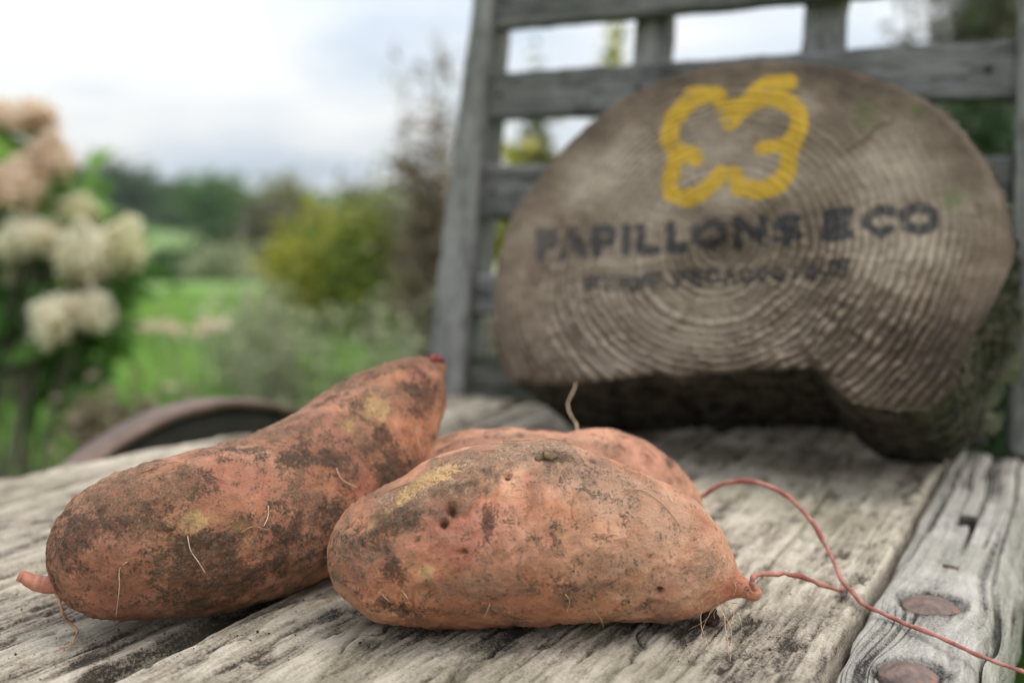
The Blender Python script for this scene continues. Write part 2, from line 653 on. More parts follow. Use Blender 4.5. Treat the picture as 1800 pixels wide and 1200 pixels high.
def middle_plank(a, l):
    h, t = soil_shaded(worn(14, 0.0010, 0.0025, 0.04, 150, 12, 0.0005))(a, l)
    for (px, py, r, dp) in ((1505, 1015, 0.007, 0.005), (1497, 897, 0.006, 0.004), (1270, 880, 0.006, 0.003)):
        p = bed_at(px, py)
        d = np.sqrt((a - p @ U) ** 2 + ((l - p @ V) * 0.8) ** 2) / r * (1 + 0.35 * fbm(a * 300, l * 200, 0, 2, 3))
        k = 1 - sstep(0.35, 1.0, d)
        h = h - dp * k
        t = t * (1 - 0.75 * k)
    for (px, py, L, w, dp) in ((830, 1165, 0.028, 0.0016, 0.004), (640, 1120, 0.03, 0.0010, 0.003), (1120, 1130, 0.04, 0.0008, 0.002)):
        p = bed_at(px, py)
        d = np.abs(a - p @ U + 0.004 * fbm(l * 60, 0, 0, 2, 8)) / w
        k = (1 - sstep(0.3, 1.3, d)) * (1 - sstep(0.5, 1.0, np.abs(l - p @ V) / L))
        h = h - dp * k
        t = t * (1 - 0.8 * k)
    t = t + 0.25 * sstep(-0.318, -0.330, a)
    return h + 0.001, t


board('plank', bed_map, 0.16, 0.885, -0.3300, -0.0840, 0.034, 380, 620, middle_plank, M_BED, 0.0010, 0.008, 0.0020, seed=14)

BOLTS = [(bed_at(1635, 1048), 0.0128), (bed_at(1598, 1165), 0.0118)]


def rail_h(a, l):
    s = a + 0
    for p, r in BOLTS:
        du, dl = a - p @ U, l - p @ V
        e = np.exp(-(dl / 0.030) ** 2)
        s = s - e * 0.010 * np.tanh(du / 0.010) * np.exp(-(du / 0.03) ** 2)
    s = s + 0.004 * fbm(l * 7, 0.3, 0.1, 3, 51) + 0.0012 * fbm(a * 40, l * 14, 0.1, 3, 52)
    g = fbm(s * 210, l * 7, 0.4, 4, 53)
    c = np.abs(vnoise(s * 190, l * 2.6, 2.5, 55))
    on = sstep(-0.45, 0.05, vnoise(s * 80, l * 6, 4.5, 56))
    c2 = np.abs(vnoise(s * 420, l * 7.0, 7.5, 58))
    cr_ = (1 - sstep(0.02, 0.17, c)) * on
    cr2 = (1 - sstep(0.0, 0.26, c2)) * sstep(-0.2, 0.3, vnoise(s * 100, l * 9, 1.5, 59))
    broad = fbm(a * 25, l * 10, 3, 3, 57)
    h = 0.0009 * g + 0.0016 * broad - 0.0042 * cr_ - 0.0016 * cr2
    t = np.clip(0.66 + 0.30 * g - 0.75 * cr_ - 0.45 * cr2, 0, 1)
    # rotten corner towards the near end
    rot = sstep(0.03, 0.0, l - 0.405 - 0.4 * (a + 0.08)) * 0.006
    h = h - rot * (0.6 + 0.6 * np.abs(fbm(a * 130, l * 60, 1, 3, 61)))
    for p, r in BOLTS:
        d = np.sqrt((a - p @ U) ** 2 + (l - p @ V) ** 2)
        k = 1 - sstep(r * 0.95, r * 1.35, d + 0.0015 * fbm(a * 150, l * 150, 0, 2, 62))
        h = h * (1 - k) - 0.0042 * k
        t = t - 0.55 * sstep(r * 1.7, r * 0.9, d + 0.003 * fbm(a * 120, l * 60, 0, 3, 66))
    # the outer arris is worn round
    h = h - 0.016 * sstep(-0.040, -0.020, a) ** 2
    return h - 0.004, t


board('side_rail', bed_map, 0.16, 0.868, -0.0805, lambda l: -0.0205 + 0.002 * fbm(l * 8, 0.2, 0.2, 2, 64), 0.062, 230, 620, rail_h, M_RAIL, 0.0009, 0.006, 0.004, seed=25)

M_RUST = Mat('rusty_iron')
_n = M_RUST.noise(M_RUST.obj(), 170, 5, 0.65)
_c = M_RUST.ramp(_n, [(0.35, (0.115, 0.078, 0.066)), (0.55, (0.19, 0.135, 0.115)), (0.70, (0.34, 0.15, 0.07)), (0.78, (0.45, 0.38, 0.30))])
M_RUST.bs(Base_Color=_c, Roughness=0.62, Metallic=0.15)
M_RUST.bump(M_RUST.noise(M_RUST.obj(), 330, 6, 0.7), 0.0016, 1.0)
M_RUST = M_RUST.m


def lathe_disc(mb, c, r, h, rim=0.0015, seg=64, rings=20, seed=0, drop=0.004):
    th = np.linspace(0, 2 * math.pi, seg, endpoint=False)
    rr = np.concatenate([np.linspace(0.12, 1, rings)])
    wob = 1 + 0.035 * np.sin(3 * th + seed) + 0.02 * np.sin(7 * th + seed * 2)
    X = c[0] + (rr[:, None] * r * wob) * np.cos(th)
    Y = c[1] + (rr[:, None] * r * wob) * np.sin(th)
    Z = c[2] + h * (1 - rr[:, None] ** 2.4) + 0.0007 * fbm(X * 150, Y * 150, seed, 3, 5)
    X = np.vstack([X, X[-1:] * 1.0, X[-1:]])
    Y = np.vstack([Y, Y[-1:], Y[-1:]])
    Z = np.vstack([Z, Z[-1:] - rim, Z[-1:] - drop])
    m = len(X)
    i = np.arange(m - 1)[:, None] * seg
    j = np.arange(seg)[None]
    j2 = (j + 1) % seg
    q = np.stack([i + j, i + seg + j, i + seg + j2, i + j2], -1).reshape(-1, 4)
    mb.add(np.stack([X, Y, Z], -1).reshape(-1, 3), [q, np.arange(seg)])


for k, (p, r) in enumerate(BOLTS):
    mb = MB()
    lathe_disc(mb, np.array([p @ U, p @ V, BZ - 0.0048]) - CO, r, 0.0036, seed=k * 2.1 + 1)
    mb.build('bolt_head', M_RUST, cart)


def box(mb, lo, hi, tone=None):
    x0, y0, z0 = lo
    x1, y1, z1 = hi
    v = [(x0, y0, z0), (x1, y0, z0), (x1, y1, z0), (x0, y1, z0), (x0, y0, z1), (x1, y0, z1), (x1, y1, z1), (x0, y1, z1)]
    mb.add(v, [[(0, 3, 2, 1), (4, 5, 6, 7), (0, 1, 5, 4), (1, 2, 6, 5), (2, 3, 7, 6), (3, 0, 4, 7)]], tone)


M_DARKIRON = m_plain('dark_iron', (0.018, 0.016, 0.014), (0.05, 0.04, 0.032), 120, 0.7, 0.0006, 400)
p = bed_at(1702, 910)
mb = MB()
box(mb, np.array([p @ U - 0.0048, p @ V - 0.004, BZ - 0.018]) - CO, np.array([p @ U + 0.0048, p @ V + 0.004, BZ + 0.0005]) - CO)
mb.build('square_nail', M_DARKIRON, cart, smooth=False)
p = bed_at(1672, 985)
mb = MB()
tube(mb, np.array([[p @ U - 0.004, p @ V + 0.001, BZ - 0.0035], [p @ U, p @ V, BZ - 0.003], [p @ U + 0.004, p @ V - 0.0005, BZ - 0.0035]]) - CO, 0.0009, 6)
mb.build('nail', M_RUST, cart)

# slatted back: leans back nine degrees
LEAN = R(9)
PV = 0.872


def panel_map_h(a, l, b):      # slats: a = height up the panel, l = u, b outwards to the camera
    return np.stack([l + 0 * a, PV + a * math.sin(LEAN) - b * math.cos(LEAN), BZ + a * math.cos(LEAN) + b * math.sin(LEAN)], -1)


def panel_map_v(a, l, b):      # posts: a = u, l = height up the panel
    return np.stack([a + 0 * l, PV + l * math.sin(LEAN) - b * math.cos(LEAN), BZ + l * math.cos(LEAN) + b * math.sin(LEAN)], -1)


def flip(mapf):                # keeps faces pointing outwards when the axes are left-handed
    return mapf


def slat_h(seed, amp=0.0012):
    hf = worn(seed, amp, 0.002, 0.05, 90, 8, 0.0002)

    def f(a, l):
        return hf(a, l)
    return f


def off(mapf, db):
    return lambda a, l, b: mapf(a, l, b + db)


for k, (z0, z1) in enumerate(((0.361, 0.405), (0.271, 0.3155), (0.1745, 0.2245), (0.080, 0.117))):
    zz0, zz1 = z0 / math.cos(LEAN), z1 / math.cos(LEAN)
    board('slat', off(panel_map_h, -0.006), -0.5325, -0.0560, zz0, zz1, 0.018, 40, 150, slat_h(71 + k), M_PANEL, 0.0012, 0.0, 0.002, seed=71 + k)
board('sill', off(panel_map_h, -0.004), -0.5300, -0.0600, -0.0020, 0.040, 0.026, 30, 150, slat_h(83), M_SILL, 0.002, 0.0, 0.003, seed=83)
board('post', off(panel_map_v, 0.004), -0.022, 0.52, lambda l: -0.580 + 0.062 * l, lambda l: -0.534 + 0.0 * l, 0.048, 40, 180, slat_h(86), M_POST, 0.001, 0.002, 0.003, seed=86)
board('post', off(panel_map_v, 0.004), -0.0025, 0.52, lambda l: -0.0445 - 0.045 * l, lambda l: -0.004 - 0.045 * l, 0.048, 40, 180, slat_h(88), M_POST, 0.001, 0.002, 0.003, seed=88)
for k, u0 in enumerate((-0.391, -0.2315)):
    board('upright', off(panel_map_v, -0.0255), 0.004, 0.50, u0, u0 + 0.034, 0.022, 24, 120, slat_h(91 + k), M_POST, 0.001, 0.002, 0.002, seed=91 + k)
board('slat', off(panel_map_h, -0.006), -0.5325, -0.0620, 0.455, 0.500, 0.018, 30, 120, slat_h(77), M_PANEL, 0.0012, 0.0, 0.002, seed=77)

for z in (0.383, 0.293, 0.199, 0.0985):
    for u in (-0.520, -0.374, -0.215, -0.078):
        c = panel_map_h(np.array(z / math.cos(LEAN)), np.array(u), np.array(-0.007)) - CO
        nv = np.array([0, -math.cos(LEAN), math.sin(LEAN)])
        mb = MB()
        tube(mb, [c - nv * 0.004, c + nv * 0.0012, c + nv * 0.0022], [0.0030, 0.0030, 0.0018], 10)
        mb.build('nail', M_DARKIRON, cart)

# undercarriage
mb = MB()
box(mb, np.array([-0.66, 0.64, 0.255]) - CO, np.array([0.04, 0.70, 0.305]) - CO, 0.5)
mb.build('axle', M_FELLOE, cart, smooth=False)
for u in (-0.50, -0.12):
    mb = MB()
    box(mb, np.array([u - 0.02, 0.645, 0.306]) - CO, np.array([u + 0.02, 0.695, 0.5455]) - CO, 0.5)
    mb.build('bolster', M_FELLOE, cart, smooth=False)
for u in (-0.56, -0.06):
    mb = MB()
    box(mb, np.array([u - 0.02, 0.20, 0.0]) - CO, np.array([u + 0.02, 0.24, 0.514]) - CO, 0.5)
    mb.build('leg', M_FELLOE, cart, smooth=False)

# wheel
WC = np.array([-0.682, 0.66, 0.297])
WR = 0.296


def ring_band(mb, c, r0, r1, hw, seg=120, bevel=0.003, nz=0.0006, tone=0.5):
    th = np.linspace(0, 2 * math.pi, seg, endpoint=False)
    prof = [(r1 - bevel, -hw), (r1, -hw + bevel), (r1 + 0.0008, 0), (r1, hw - bevel), (r1 - bevel, hw), (r0, hw), (r0, -hw)]
    ring = np.array([[[c[0] + x, c[1] + rr * math.sin(t), c[2] + rr * math.cos(t)] for x, rr in [(b, a) for a, b in prof]] for t in th])
    ring += nz * fbm(ring[..., 0:1] * 60, ring[..., 1:2] * 60, ring[..., 2:3] * 60, 3, 3)
    m = len(prof)
    i = np.arange(seg)[:, None]
    j = np.arange(m)[None]
    i2, j2 = (i + 1) % seg, (j + 1) % m
    q = np.stack([i * m + j, i * m + j2, i2 * m + j2, i2 * m + j], -1).reshape(-1, 4)
    mb.add(ring.reshape(-1, 3), [q], tone)


mb = MB()
ring_band(mb, WC - CO, WR - 0.050, WR - 0.0085, 0.011)
wheel = mb.build('wheel', M_FELLOE, cart)
M_TYRE = m_plain('brown_iron_tyre', (0.10, 0.064, 0.050), (0.155, 0.10, 0.078), 30, 0.55, 0.0005, 250, 0.4, 0.2)
mb = MB()
ring_band(mb, WC - CO, WR - 0.008, WR, 0.015, bevel=0.002)
mb.build('iron_tyre', M_TYRE, wheel)
for k in range(10):
    t = 2 * math.pi * (k + 0.4) / 10
    d = np.array([0, math.sin(t), math.cos(t)])
    mb = MB()
    tube(mb, [WC - CO + d * 0.045, WC - CO + d * 0.15, WC - CO + d * (WR - 0.05)], [0.014, 0.011, 0.012], 8)
    mb.build('spoke', M_FELLOE, wheel)
mb = MB()
tube(mb, [WC - CO + np.array([x, 0, 0]) for x in (-0.07, -0.06, -0.02, 0.02, 0.045)], [0.035, 0.042, 0.05, 0.05, 0.045], 20)
mb.build('hub', M_FELLOE, wheel)

# ------------------------------------------------------------------ the painted log slice
LA = R(28)
LN = -V * math.cos(LA) + np.array([0, 0, math.sin(LA)])
LQ = V * math.sin(LA) + np.array([0, 0, math.cos(LA)])
LT = 0.128
LP = V * 0.790 + np.array([0, 0, BZ + 0.001]) + LN * LT
OUT = [(868, 520), (872, 470), (885, 410), (905, 368), (940, 318), (985, 263), (1040, 213), (1100, 170), (1160, 140), (1230, 118), (1320, 107), (1410, 108),
       (1500, 122), (1580, 150), (1650, 190), (1710, 245), (1750, 310), (1775, 370), (1782, 420), (1775, 470), (1750, 520), (1715, 580), (1690, 640), (1668, 690),
       (1625, 722), (1560, 716), (1495, 704), (1465, 680), (1442, 657), (1425, 642), (1330, 646), (1250, 652), (1205, 657), (1190, 668), (1160, 652), (1130, 655), (1060, 664), (980, 673),
       (900, 668), (880, 640), (868, 590)]
STROKES_Y = [  # butterfly outline as thick strokes: (points, width), photograph pixels on the face
    ([(1216, 170), (1262, 170)], 26), ([(1222, 172), (1196, 192), (1180, 218), (1176, 246), (1192, 268), (1220, 276)], 27), ([(1192, 270), (1188, 286), (1176, 322), (1180, 340), (1204, 347), (1232, 340), (1256, 318), (1267, 304)], 23),
    ([(1292, 308), (1298, 328), (1332, 337), (1368, 324), (1386, 300), (1388, 272), (1392, 256)], 25), ([(1340, 262), (1386, 256)], 20), ([(1394, 254), (1404, 232), (1406, 204), (1396, 186), (1370, 174), (1344, 172), (1322, 180), (1298, 196)], 27),
    ([(1386, 146), (1352, 150), (1330, 164)], 24), ([(1270, 190), (1306, 190), (1286, 220), (1270, 190)], 20), ([(1286, 196), (1285, 216)], 26)]
FONT = {'P': [[(0, 0), (0, 1), (.8, 1), (1, .8), (.8, .5), (0, .5)]], 'A': [[(0, 0), (.5, 1), (1, 0)], [(.2, .35), (.8, .35)]], 'I': [[(.5, 0), (.5, 1)]],
        'L': [[(0, 1), (0, 0), (1, 0)]], 'O': [[(.5, 0), (.05, .25), (.05, .75), (.5, 1), (.95, .75), (.95, .25), (.5, 0)]], 'N': [[(0, 0), (0, 1), (1, 0), (1, 1)]],
        'S': [[(1, .9), (.5, 1), (.05, .78), (.5, .5), (.95, .25), (.5, 0), (0, .1)]], 'E': [[(1, 0), (0, 0), (0, 1), (1, 1)], [(0, .5), (.8, .5)]],
        'C': [[(1, .85), (.5, 1), (.05, .7), (.05, .3), (.5, 0), (1, .15)]], 'F': [[(0, 0), (0, 1), (1, 1)], [(0, .5), (.8, .5)]],
        'R': [[(0, 0), (0, 1), (.8, 1), (1, .78), (.8, .5), (0, .5)], [(.5, .5), (1, 0)]], 'M': [[(0, 0), (0, 1), (.5, .3), (1, 1), (1, 0)]],
        'D': [[(0, 0), (0, 1), (.6, 1), (1, .7), (1, .3), (.6, 0), (0, 0)]], 'G': [[(1, .85), (.5, 1), (.05, .7), (.05, .3), (.5, 0), (1, .15), (1, .45), (.6, .45)]],
        'Q': [[(.5, 0), (.05, .25), (.05, .75), (.5, 1), (.95, .75), (.95, .25), (.5, 0)], [(.6, .3), (1, 0)]], 'U': [[(0, 1), (0, .25), (.5, 0), (1, .25), (1, 1)]]}


def line_text(boxes, base, cap, width):
    (x0, y0), (x1, y1) = base
    S = []
    for ch, a, b in boxes:
        for st in FONT[ch]:
            pts = []
            for gx, gy in st:
                x = a + (b - a) * gx
                y = y0 + (y1 - y0) * (x - x0) / (x1 - x0) - gy * cap
                pts.append((x, y))
            S.append((pts, width))
    return S


T1 = line_text([('P', 950, 972), ('A', 988, 1024), ('P', 1048, 1076), ('I', 1092, 1108), ('L', 1126, 1152), ('L', 1178, 1204), ('O', 1220, 1272), ('N', 1296, 1340), ('S', 1362, 1402),
                ('E', 1452, 1494), ('C', 1524, 1566), ('O', 1586, 1642)], ((945, 452), (1650, 402)), 41, 19)
T2 = line_text([(c, 1034 + 27 * i, 1034 + 27 * i + 17) for i, c in enumerate('FERME')] + [(c, 1188 + 28.4 * i, 1188 + 28.4 * i + 18) for i, c in enumerate('PEDAGOGIQUE')],
               ((1030, 512), (1500, 482)), 23, 8)
T3 = [([(1712, 352), (1722, 362), (1722, 378)], 9)]


def stroke_dist(strokes, X, Y):
    D = np.full(X.shape, 1e3)
    for pts, w in strokes:
        for (ax, ay), (bx, by) in zip(pts[:-1], pts[1:]):
            dx, dy = bx - ax, by - ay
            t = np.clip(((X - ax) * dx + (Y - ay) * dy) / (dx * dx + dy * dy + 1e-9), 0, 1)
            D = np.minimum(D, np.hypot(X - ax - t * dx, Y - ay - t * dy) - w / 2)
    return D


def make_log():
    nth, nr = 620, 190
    cen = plane_at(1262, 430, LP, LN)
    pq = np.array([[(plane_at(x, y, LP, LN) - cen) @ U, (plane_at(x, y, LP, LN) - cen) @ LQ] for x, y in OUT])
    ang = np.arctan2(pq[:, 1], pq[:, 0])
    rad = np.hypot(pq[:, 0], pq[:, 1])
    o = np.argsort(ang)
    ang, rad = ang[o], rad[o]
    th = np.linspace(-math.pi, math.pi, nth, endpoint=False)
    Rb = np.interp(th, np.r_[ang - 2 * math.pi, ang, ang + 2 * math.pi], np.r_[rad, rad, rad])
    low = sstep(-0.2, -0.6, np.sin(th))
    Rb = Rb * (1 + 0.006 * fbm(np.cos(th) * 9, np.sin(th) * 9, 0, 3, 3) + low * 0.012 * fbm(np.cos(th) * 60, np.sin(th) * 60, 0, 3, 5))
    s = np.linspace(0.01, 1, nr)
    Rs = np.array([np.take(Rb, np.arange(k - 45, k + 46), mode='wrap').mean() for k in range(nth)])
    Rm = np.array([np.take(Rs, np.arange(k - 30, k + 31), mode='wrap').mean() for k in range(nth)])
    rr = s[:, None] * Rm[None] + (Rb - Rm)[None] * (s ** 4.5)[:, None]
    se = np.clip(rr / Rs[None], 0, 1.2)
    x = rr * np.cos(th)[None]
    y = rr * np.sin(th)[None]
    # growth rings, eroded
    rw = rr * (1 + 0.022 * fbm(np.cos(th)[None] * 2.0, np.sin(th)[None] * 2.0, rr * 9, 3, 12)) + 0.0011 * fbm(x * 70, y * 70, 0, 4, 14)
    ph = rw / 0.0058 + 0.45 * vnoise(rr * 90, 0.2, 0.4, 16)
    saw = ph - np.floor(ph)
    ringh = np.where(saw < 0.62, 1.0, 0.0) * 1.0
    ringh = sstep(0, 0.18, saw) * (1 - sstep(0.55, 0.8, saw))
    ell = np.floor(ph)
    rays = fbm(th[None] * 18 + ell * 3.1, ell * 1.7, 0.5, 2, 18)
    rays2 = vnoise(np.broadcast_to(th[None] * 34, rr.shape), rr * 40, 0.1, 22)
    decay = sstep(0.06, -0.06, y) * 1.0 + 0.28 + 0.35 * sstep(0.02, 0.14, x) * sstep(0.06, -0.02, y) + 0.38 * fbm(x * 16, y * 16, 0, 4, 25)
    decay = np.clip(decay, 0.08, 1.5) * (1 - 0.85 * sstep(0.72, 0.97, se) * (1 - low)[None])
    decay = decay * (1 - 0.6 * sstep(-0.07, -0.14, x))
    knob = sstep(-0.5, 0.5, rays) * (0.4 + 0.6 * sstep(-0.5, 0.5, rays2))
    crack = np.zeros_like(rr)
    for a0, l0, l1, w in ((-1.85, 0.3, 0.6, 0.010), (-2.5, 0.6, 0.95, 0.006), (0.75, 0.55, 0.85, 0.005)):
        dth = np.abs(np.angle(np.exp(1j * (th[None] - a0 - 0.05 * fbm(rr * 40, a0, 0, 2, 31)))))
        crack = np.maximum(crack, (1 - sstep(0.3, 1.0, dth * rr / (w * 0.12))) * sstep(l0 - 0.05, l0 + 0.05, s)[:, None] * (1 - sstep(l1 - 0.05, l1 + 0.05, s))[:, None])
    h = 0.0042 * decay * (ringh * (0.35 + 0.65 * knob) - 0.6) + 0.0012 * fbm(x * 45, y * 45, 0, 3, 27) + 0.003 * fbm(x * 9, y * 9, 0, 2, 28) - 0.004 * crack
    h = h * sstep(1.0, 0.985, s)[:, None] + (-0.002) * sstep(0.97, 1, s)[:, None]
    P = cen + x[..., None] * U + y[..., None] * LQ + h[..., None] * LN
    flat = cen + x[..., None] * U + y[..., None] * LQ
    px, py = to_px(flat)
    wob = 2.0 * fbm(x * 160, y * 160, 0, 3, 41)
    wear = fbm(x * 120, y * 120, 0, 4, 43)
    yel = sstep(2.5, -2.5, stroke_dist(STROKES_Y, px, py) - 2.5 + wob) * sstep(-1.15, -0.55, wear)
    fade1 = np.interp(px, [930, 1000, 1040, 1200, 1215, 1285, 1300, 1660], [0.85, 0.85, 1, 1, 0.9, 0.9, 1, 1])
    blk = sstep(2.2, -2.2, stroke_dist(T1, px, py) + wob) * fade1 * sstep(-1.0, -0.5, wear)
    blk = np.maximum(blk, 0.9 * sstep(1.8, -1.8, stroke_dist(T2, px, py) + wob * 0.8) * sstep(-1.2, -0.6, wear))
    blk = np.maximum(blk, 0.6 * sstep(2, -2, stroke_dist(T3, px, py) + wob))
    moss = sstep(1.2, 0.2, np.hypot((px - 1680) / 26, (py - 345) / 36) + 0.5 * wear) * 0.8
    moss = np.maximum(moss, 0.5 * sstep(1.2, 0.2, np.hypot((px - 1525) / 30, (py - 215) / 45) + 0.6 * wear))
    moss = np.maximum(moss, 0.7 * sstep(1.2, 0.2, np.hypot((px - 1612) / 12, (py - 195) / 12) + 0.4 * wear))
    blk = blk * (1 - moss) * (0.72 + 0.28 * sstep(0.0, 0.5, ringh))
    yel = yel * (0.72 + 0.28 * sstep(0.0, 0.5, ringh))
    tone = np.clip(0.50 + 0.36 * (ringh * (0.45 + 0.55 * knob) - 0.45) * decay + 0.22 * fbm(x * 18, y * 18, 0, 3, 47) - 0.24 * sstep(0.70, 1.0, se) + 0.12 * sstep(0.10, 0.0, np.hypot(x, y)), 0, 1)

    mb = MB()
    i = np.arange(nr - 1)[:, None] * nth
    j = np.arange(nth)[None]
    j2 = (j + 1) % nth
    q = np.stack([i + j, i + nth + j, i + nth + j2, i + j2], -1).reshape(-1, 4)
    mb.add(P.reshape(-1, 3), [q, np.arange(nth)], tone.ravel())
    origin = V * 0.79 + U * -0.23 + np.array([0, 0, BZ + 0.001])
    attrs = {'yel': yel.ravel(), 'blk': blk.ravel(), 'moss': moss.ravel()}
    M = Mat('weathered_end_grain')
    n1 = M.noise(M.obj(), 420, 5, 0.7)
    n2 = M.noise(M.obj(), 60, 5, 0.6)
    xx = M.math('ADD', M.math('MULTIPLY', M.attr('tone'), 0.62), M.math('MULTIPLY', M.math('ADD', n1, n2), 0.24))
    c = M.ramp(xx, [(0.27, (0.044, 0.031, 0.022)), (0.48, (0.140, 0.105, 0.074)), (0.72, (0.325, 0.270, 0.208))])
    c = M.mix(M.math('MULTIPLY', M.attr('moss'), 0.75), c, (0.075, 0.105, 0.03))
    c = M.mix(M.math('MULTIPLY', M.attr('yel'), 0.95), c, M.mix(n2, (0.36, 0.21, 0.012), (0.55, 0.35, 0.03)))
    c = M.mix(M.math('MULTIPLY', M.attr('blk'), 0.94), c, M.mix(n2, (0.014, 0.015, 0.02), (0.045, 0.045, 0.05)))
    M.bs(Base_Color=c, Roughness=0.9)
    M.b.inputs['Specular IOR Level'].default_value = 0.25
    M.bump(n1, 0.0012, 0.9)
    log = empty('log_slice', origin)
    tag(log, 'thick half-round log slice painted with a yellow butterfly and black lettering', 'log')
    mb.build('sawn_face', M.m, log, origin=origin, attrs=attrs)
    # bark and underside
    nd = 60
    dd = np.linspace(0, 1, nd)
    edge = P[-1]
    nrm2 = np.stack([np.gradient(edge @ LQ), -np.gradient(edge @ U)], -1)
    nrm2 = nrm2 / (np.linalg.norm(nrm2, axis=1)[:, None] + 1e-9)
    outward = nrm2[:, :1] * U + nrm2[:, 1:] * LQ
    sgn = np.sign(((edge - cen) * outward).sum(1)).mean()
    outward = outward * sgn
    side = edge[None] - dd[:, None, None] * LT * LN
    isb = (1 - low)[None]
    plate = fbm(th[None] * 22 * np.ones((nd, 1)), dd[:, None] * 4, 0.3, 4, 71)
    bk = 0.006 * (np.abs(plate) - 0.25) * isb + 0.0015 * fbm(th[None] * 60, dd[:, None] * 14, 0.3, 3, 72) * (1 - 0.5 * isb)
    bk = bk * sstep(0, 0.04, dd)[:, None] - 0.0
    side = side + bk[..., None] * outward[None]
    side[..., 2] = np.maximum(side[..., 2], BZ + 0.0005)
    i = np.arange(nd - 1)[:, None] * nth
    q = np.stack([i + j, i + nth + j, i + nth + j2, i + j2], -1).reshape(-1, 4)
    M2 = m_plain('dark_rough_bark', (0.018, 0.015, 0.012), (0.075, 0.063, 0.05), 70, 0.95, 0.003, 160, 0.15)
    MB().add(side.reshape(-1, 3), [q, (np.arange(nth) + (nd - 1) * nth)]).build('bark', M2, log, origin=origin)


make_log()


# ------------------------------------------------------------------ sweet potatoes
def m_potato(name, dirt_amt, light=False, soils=((0.060, 0.034, 0.019), (0.165, 0.100, 0.058), (0.31, 0.205, 0.125))):
    M = Mat(name)
    o = M.obj()
    nb = M.noise(o, 26, 5, 0.6)
    nf = M.noise(o, 170, 8, 0.72)
    ng = M.noise(o, 800, 6, 0.75)
    nk = M.noise(o, 75, 6, 0.65)
    base = M.ramp(M.math('ADD', M.math('MULTIPLY', nb, 0.6), M.math('MULTIPLY', nf, 0.4)), [(0.36, (0.41, 0.140, 0.066)), (0.5, (0.59, 0.245, 0.125)), (0.64, (0.73, 0.39, 0.225))])
    if light:
        base = M.ramp(nb, [(0.33, (0.50, 0.225, 0.135)), (0.5, (0.60, 0.295, 0.18)), (0.68, (0.66, 0.36, 0.235))])
    base = M.mix(M.math('MULTIPLY', M.attr('pink'), 0.5), base, M.mix(nf, (0.32, 0.066, 0.055), (0.58, 0.19, 0.145)))
    base = M.mix(M.math('MULTIPLY', M.attr('pale'), 0.8), base, M.mix(nf, (0.66, 0.33, 0.195), (0.86, 0.57, 0.40)))
    # thin film of dried soil: a soft veil plus grains
    gr = M.math('ADD', M.math('MULTIPLY', M.math('SUBTRACT', nf, 0.5), 2.2), M.math('MULTIPLY', M.math('SUBTRACT', ng, 0.5), 2.4))
    gr = M.math('ADD', gr, M.math('MULTIPLY', M.math('SUBTRACT', nk, 0.5), 1.1))
    veil = M.math('MULTIPLY', M.step(M.math('ADD', M.attr('dirt'), M.math('MULTIPLY', gr, 0.5)), 0.0, 0.95), 0.62)
    f1 = M.step(M.math('ADD', M.attr('dirt'), M.math('MULTIPLY', gr, 1.25)), 0.55, 0.95)
    f1 = M.math('MAXIMUM', f1, veil)
    soil = M.ramp(ng, [(0.32, soils[0]), (0.5, soils[1]), (0.68, soils[2])])
    c = M.mix(M.math('MULTIPLY', f1, 0.86), base, soil)
    ye = M.step(M.math('ADD', M.attr('scrape'), M.math('MULTIPLY', gr, 0.55)), 0.38, 0.74)
    c = M.mix(M.math('MULTIPLY', ye, 0.8), c, M.mix(ng, (0.46, 0.25, 0.095), (0.74, 0.50, 0.23)))
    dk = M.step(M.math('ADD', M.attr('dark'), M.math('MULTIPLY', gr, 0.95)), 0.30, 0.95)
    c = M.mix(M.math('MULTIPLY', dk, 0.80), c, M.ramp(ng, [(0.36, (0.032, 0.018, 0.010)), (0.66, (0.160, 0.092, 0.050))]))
    # scattered dark specks
    vor = M.t.nodes.new('ShaderNodeTexVoronoi')
    vor.inputs['Scale'].default_value = 280
    M.t.links.new(o, vor.inputs['Vector'])
    sp = M.math('MULTIPLY', M.step(M.math('ADD', vor.outputs['Distance'], M.math('MULTIPLY', M.math('SUBTRACT', ng, 0.5), 0.5)), 0.34, 0.08), M.step(M.noise(o, 45, 3, 0.6), 0.40, 0.60))
    c = M.mix(M.math('MULTIPLY', sp, 0.7 * dirt_amt), c, (0.09, 0.045, 0.03))
    v2 = M.t.nodes.new('ShaderNodeTexVoronoi')
    v2.inputs['Scale'].default_value = 620
    M.t.links.new(o, v2.inputs['Vector'])
    cell = M.t.nodes.new('ShaderNodeSeparateColor')
    M.t.links.new(v2.outputs['Color'], cell.inputs[0])
    pick = M.step(M.math('ADD', cell.outputs[0], M.math('MULTIPLY', M.attr('dirt'), 0.55)), 0.74, 0.9)
    s2 = M.math('MULTIPLY', M.math('MULTIPLY', M.step(v2.outputs['Distance'], 0.42, 0.22), pick), M.step(nk, 0.44, 0.60))
    c = M.mix(M.math('MULTIPLY', s2, 0.75 * dirt_amt), c, (0.075, 0.04, 0.026))
    M.bs(Base_Color=c)
    M.put(M.b.inputs['Roughness'], M.math('ADD', M.math('MULTIPLY', M.math('MAXIMUM', f1, dk), 0.50), 0.40))
    M.b.inputs['Specular IOR Level'].default_value = 0.5
    hb = M.math('ADD', M.math('MULTIPLY', f1, 0.5), M.math('MULTIPLY', ng, 0.5))
    hb = M.math('ADD', hb, M.math('MULTIPLY', dk, 0.6))
    hb = M.math('ADD', hb, M.math('MULTIPLY', nf, 0.35))
    M.bump(hb, 0.0022, 1.0)
    return M.m


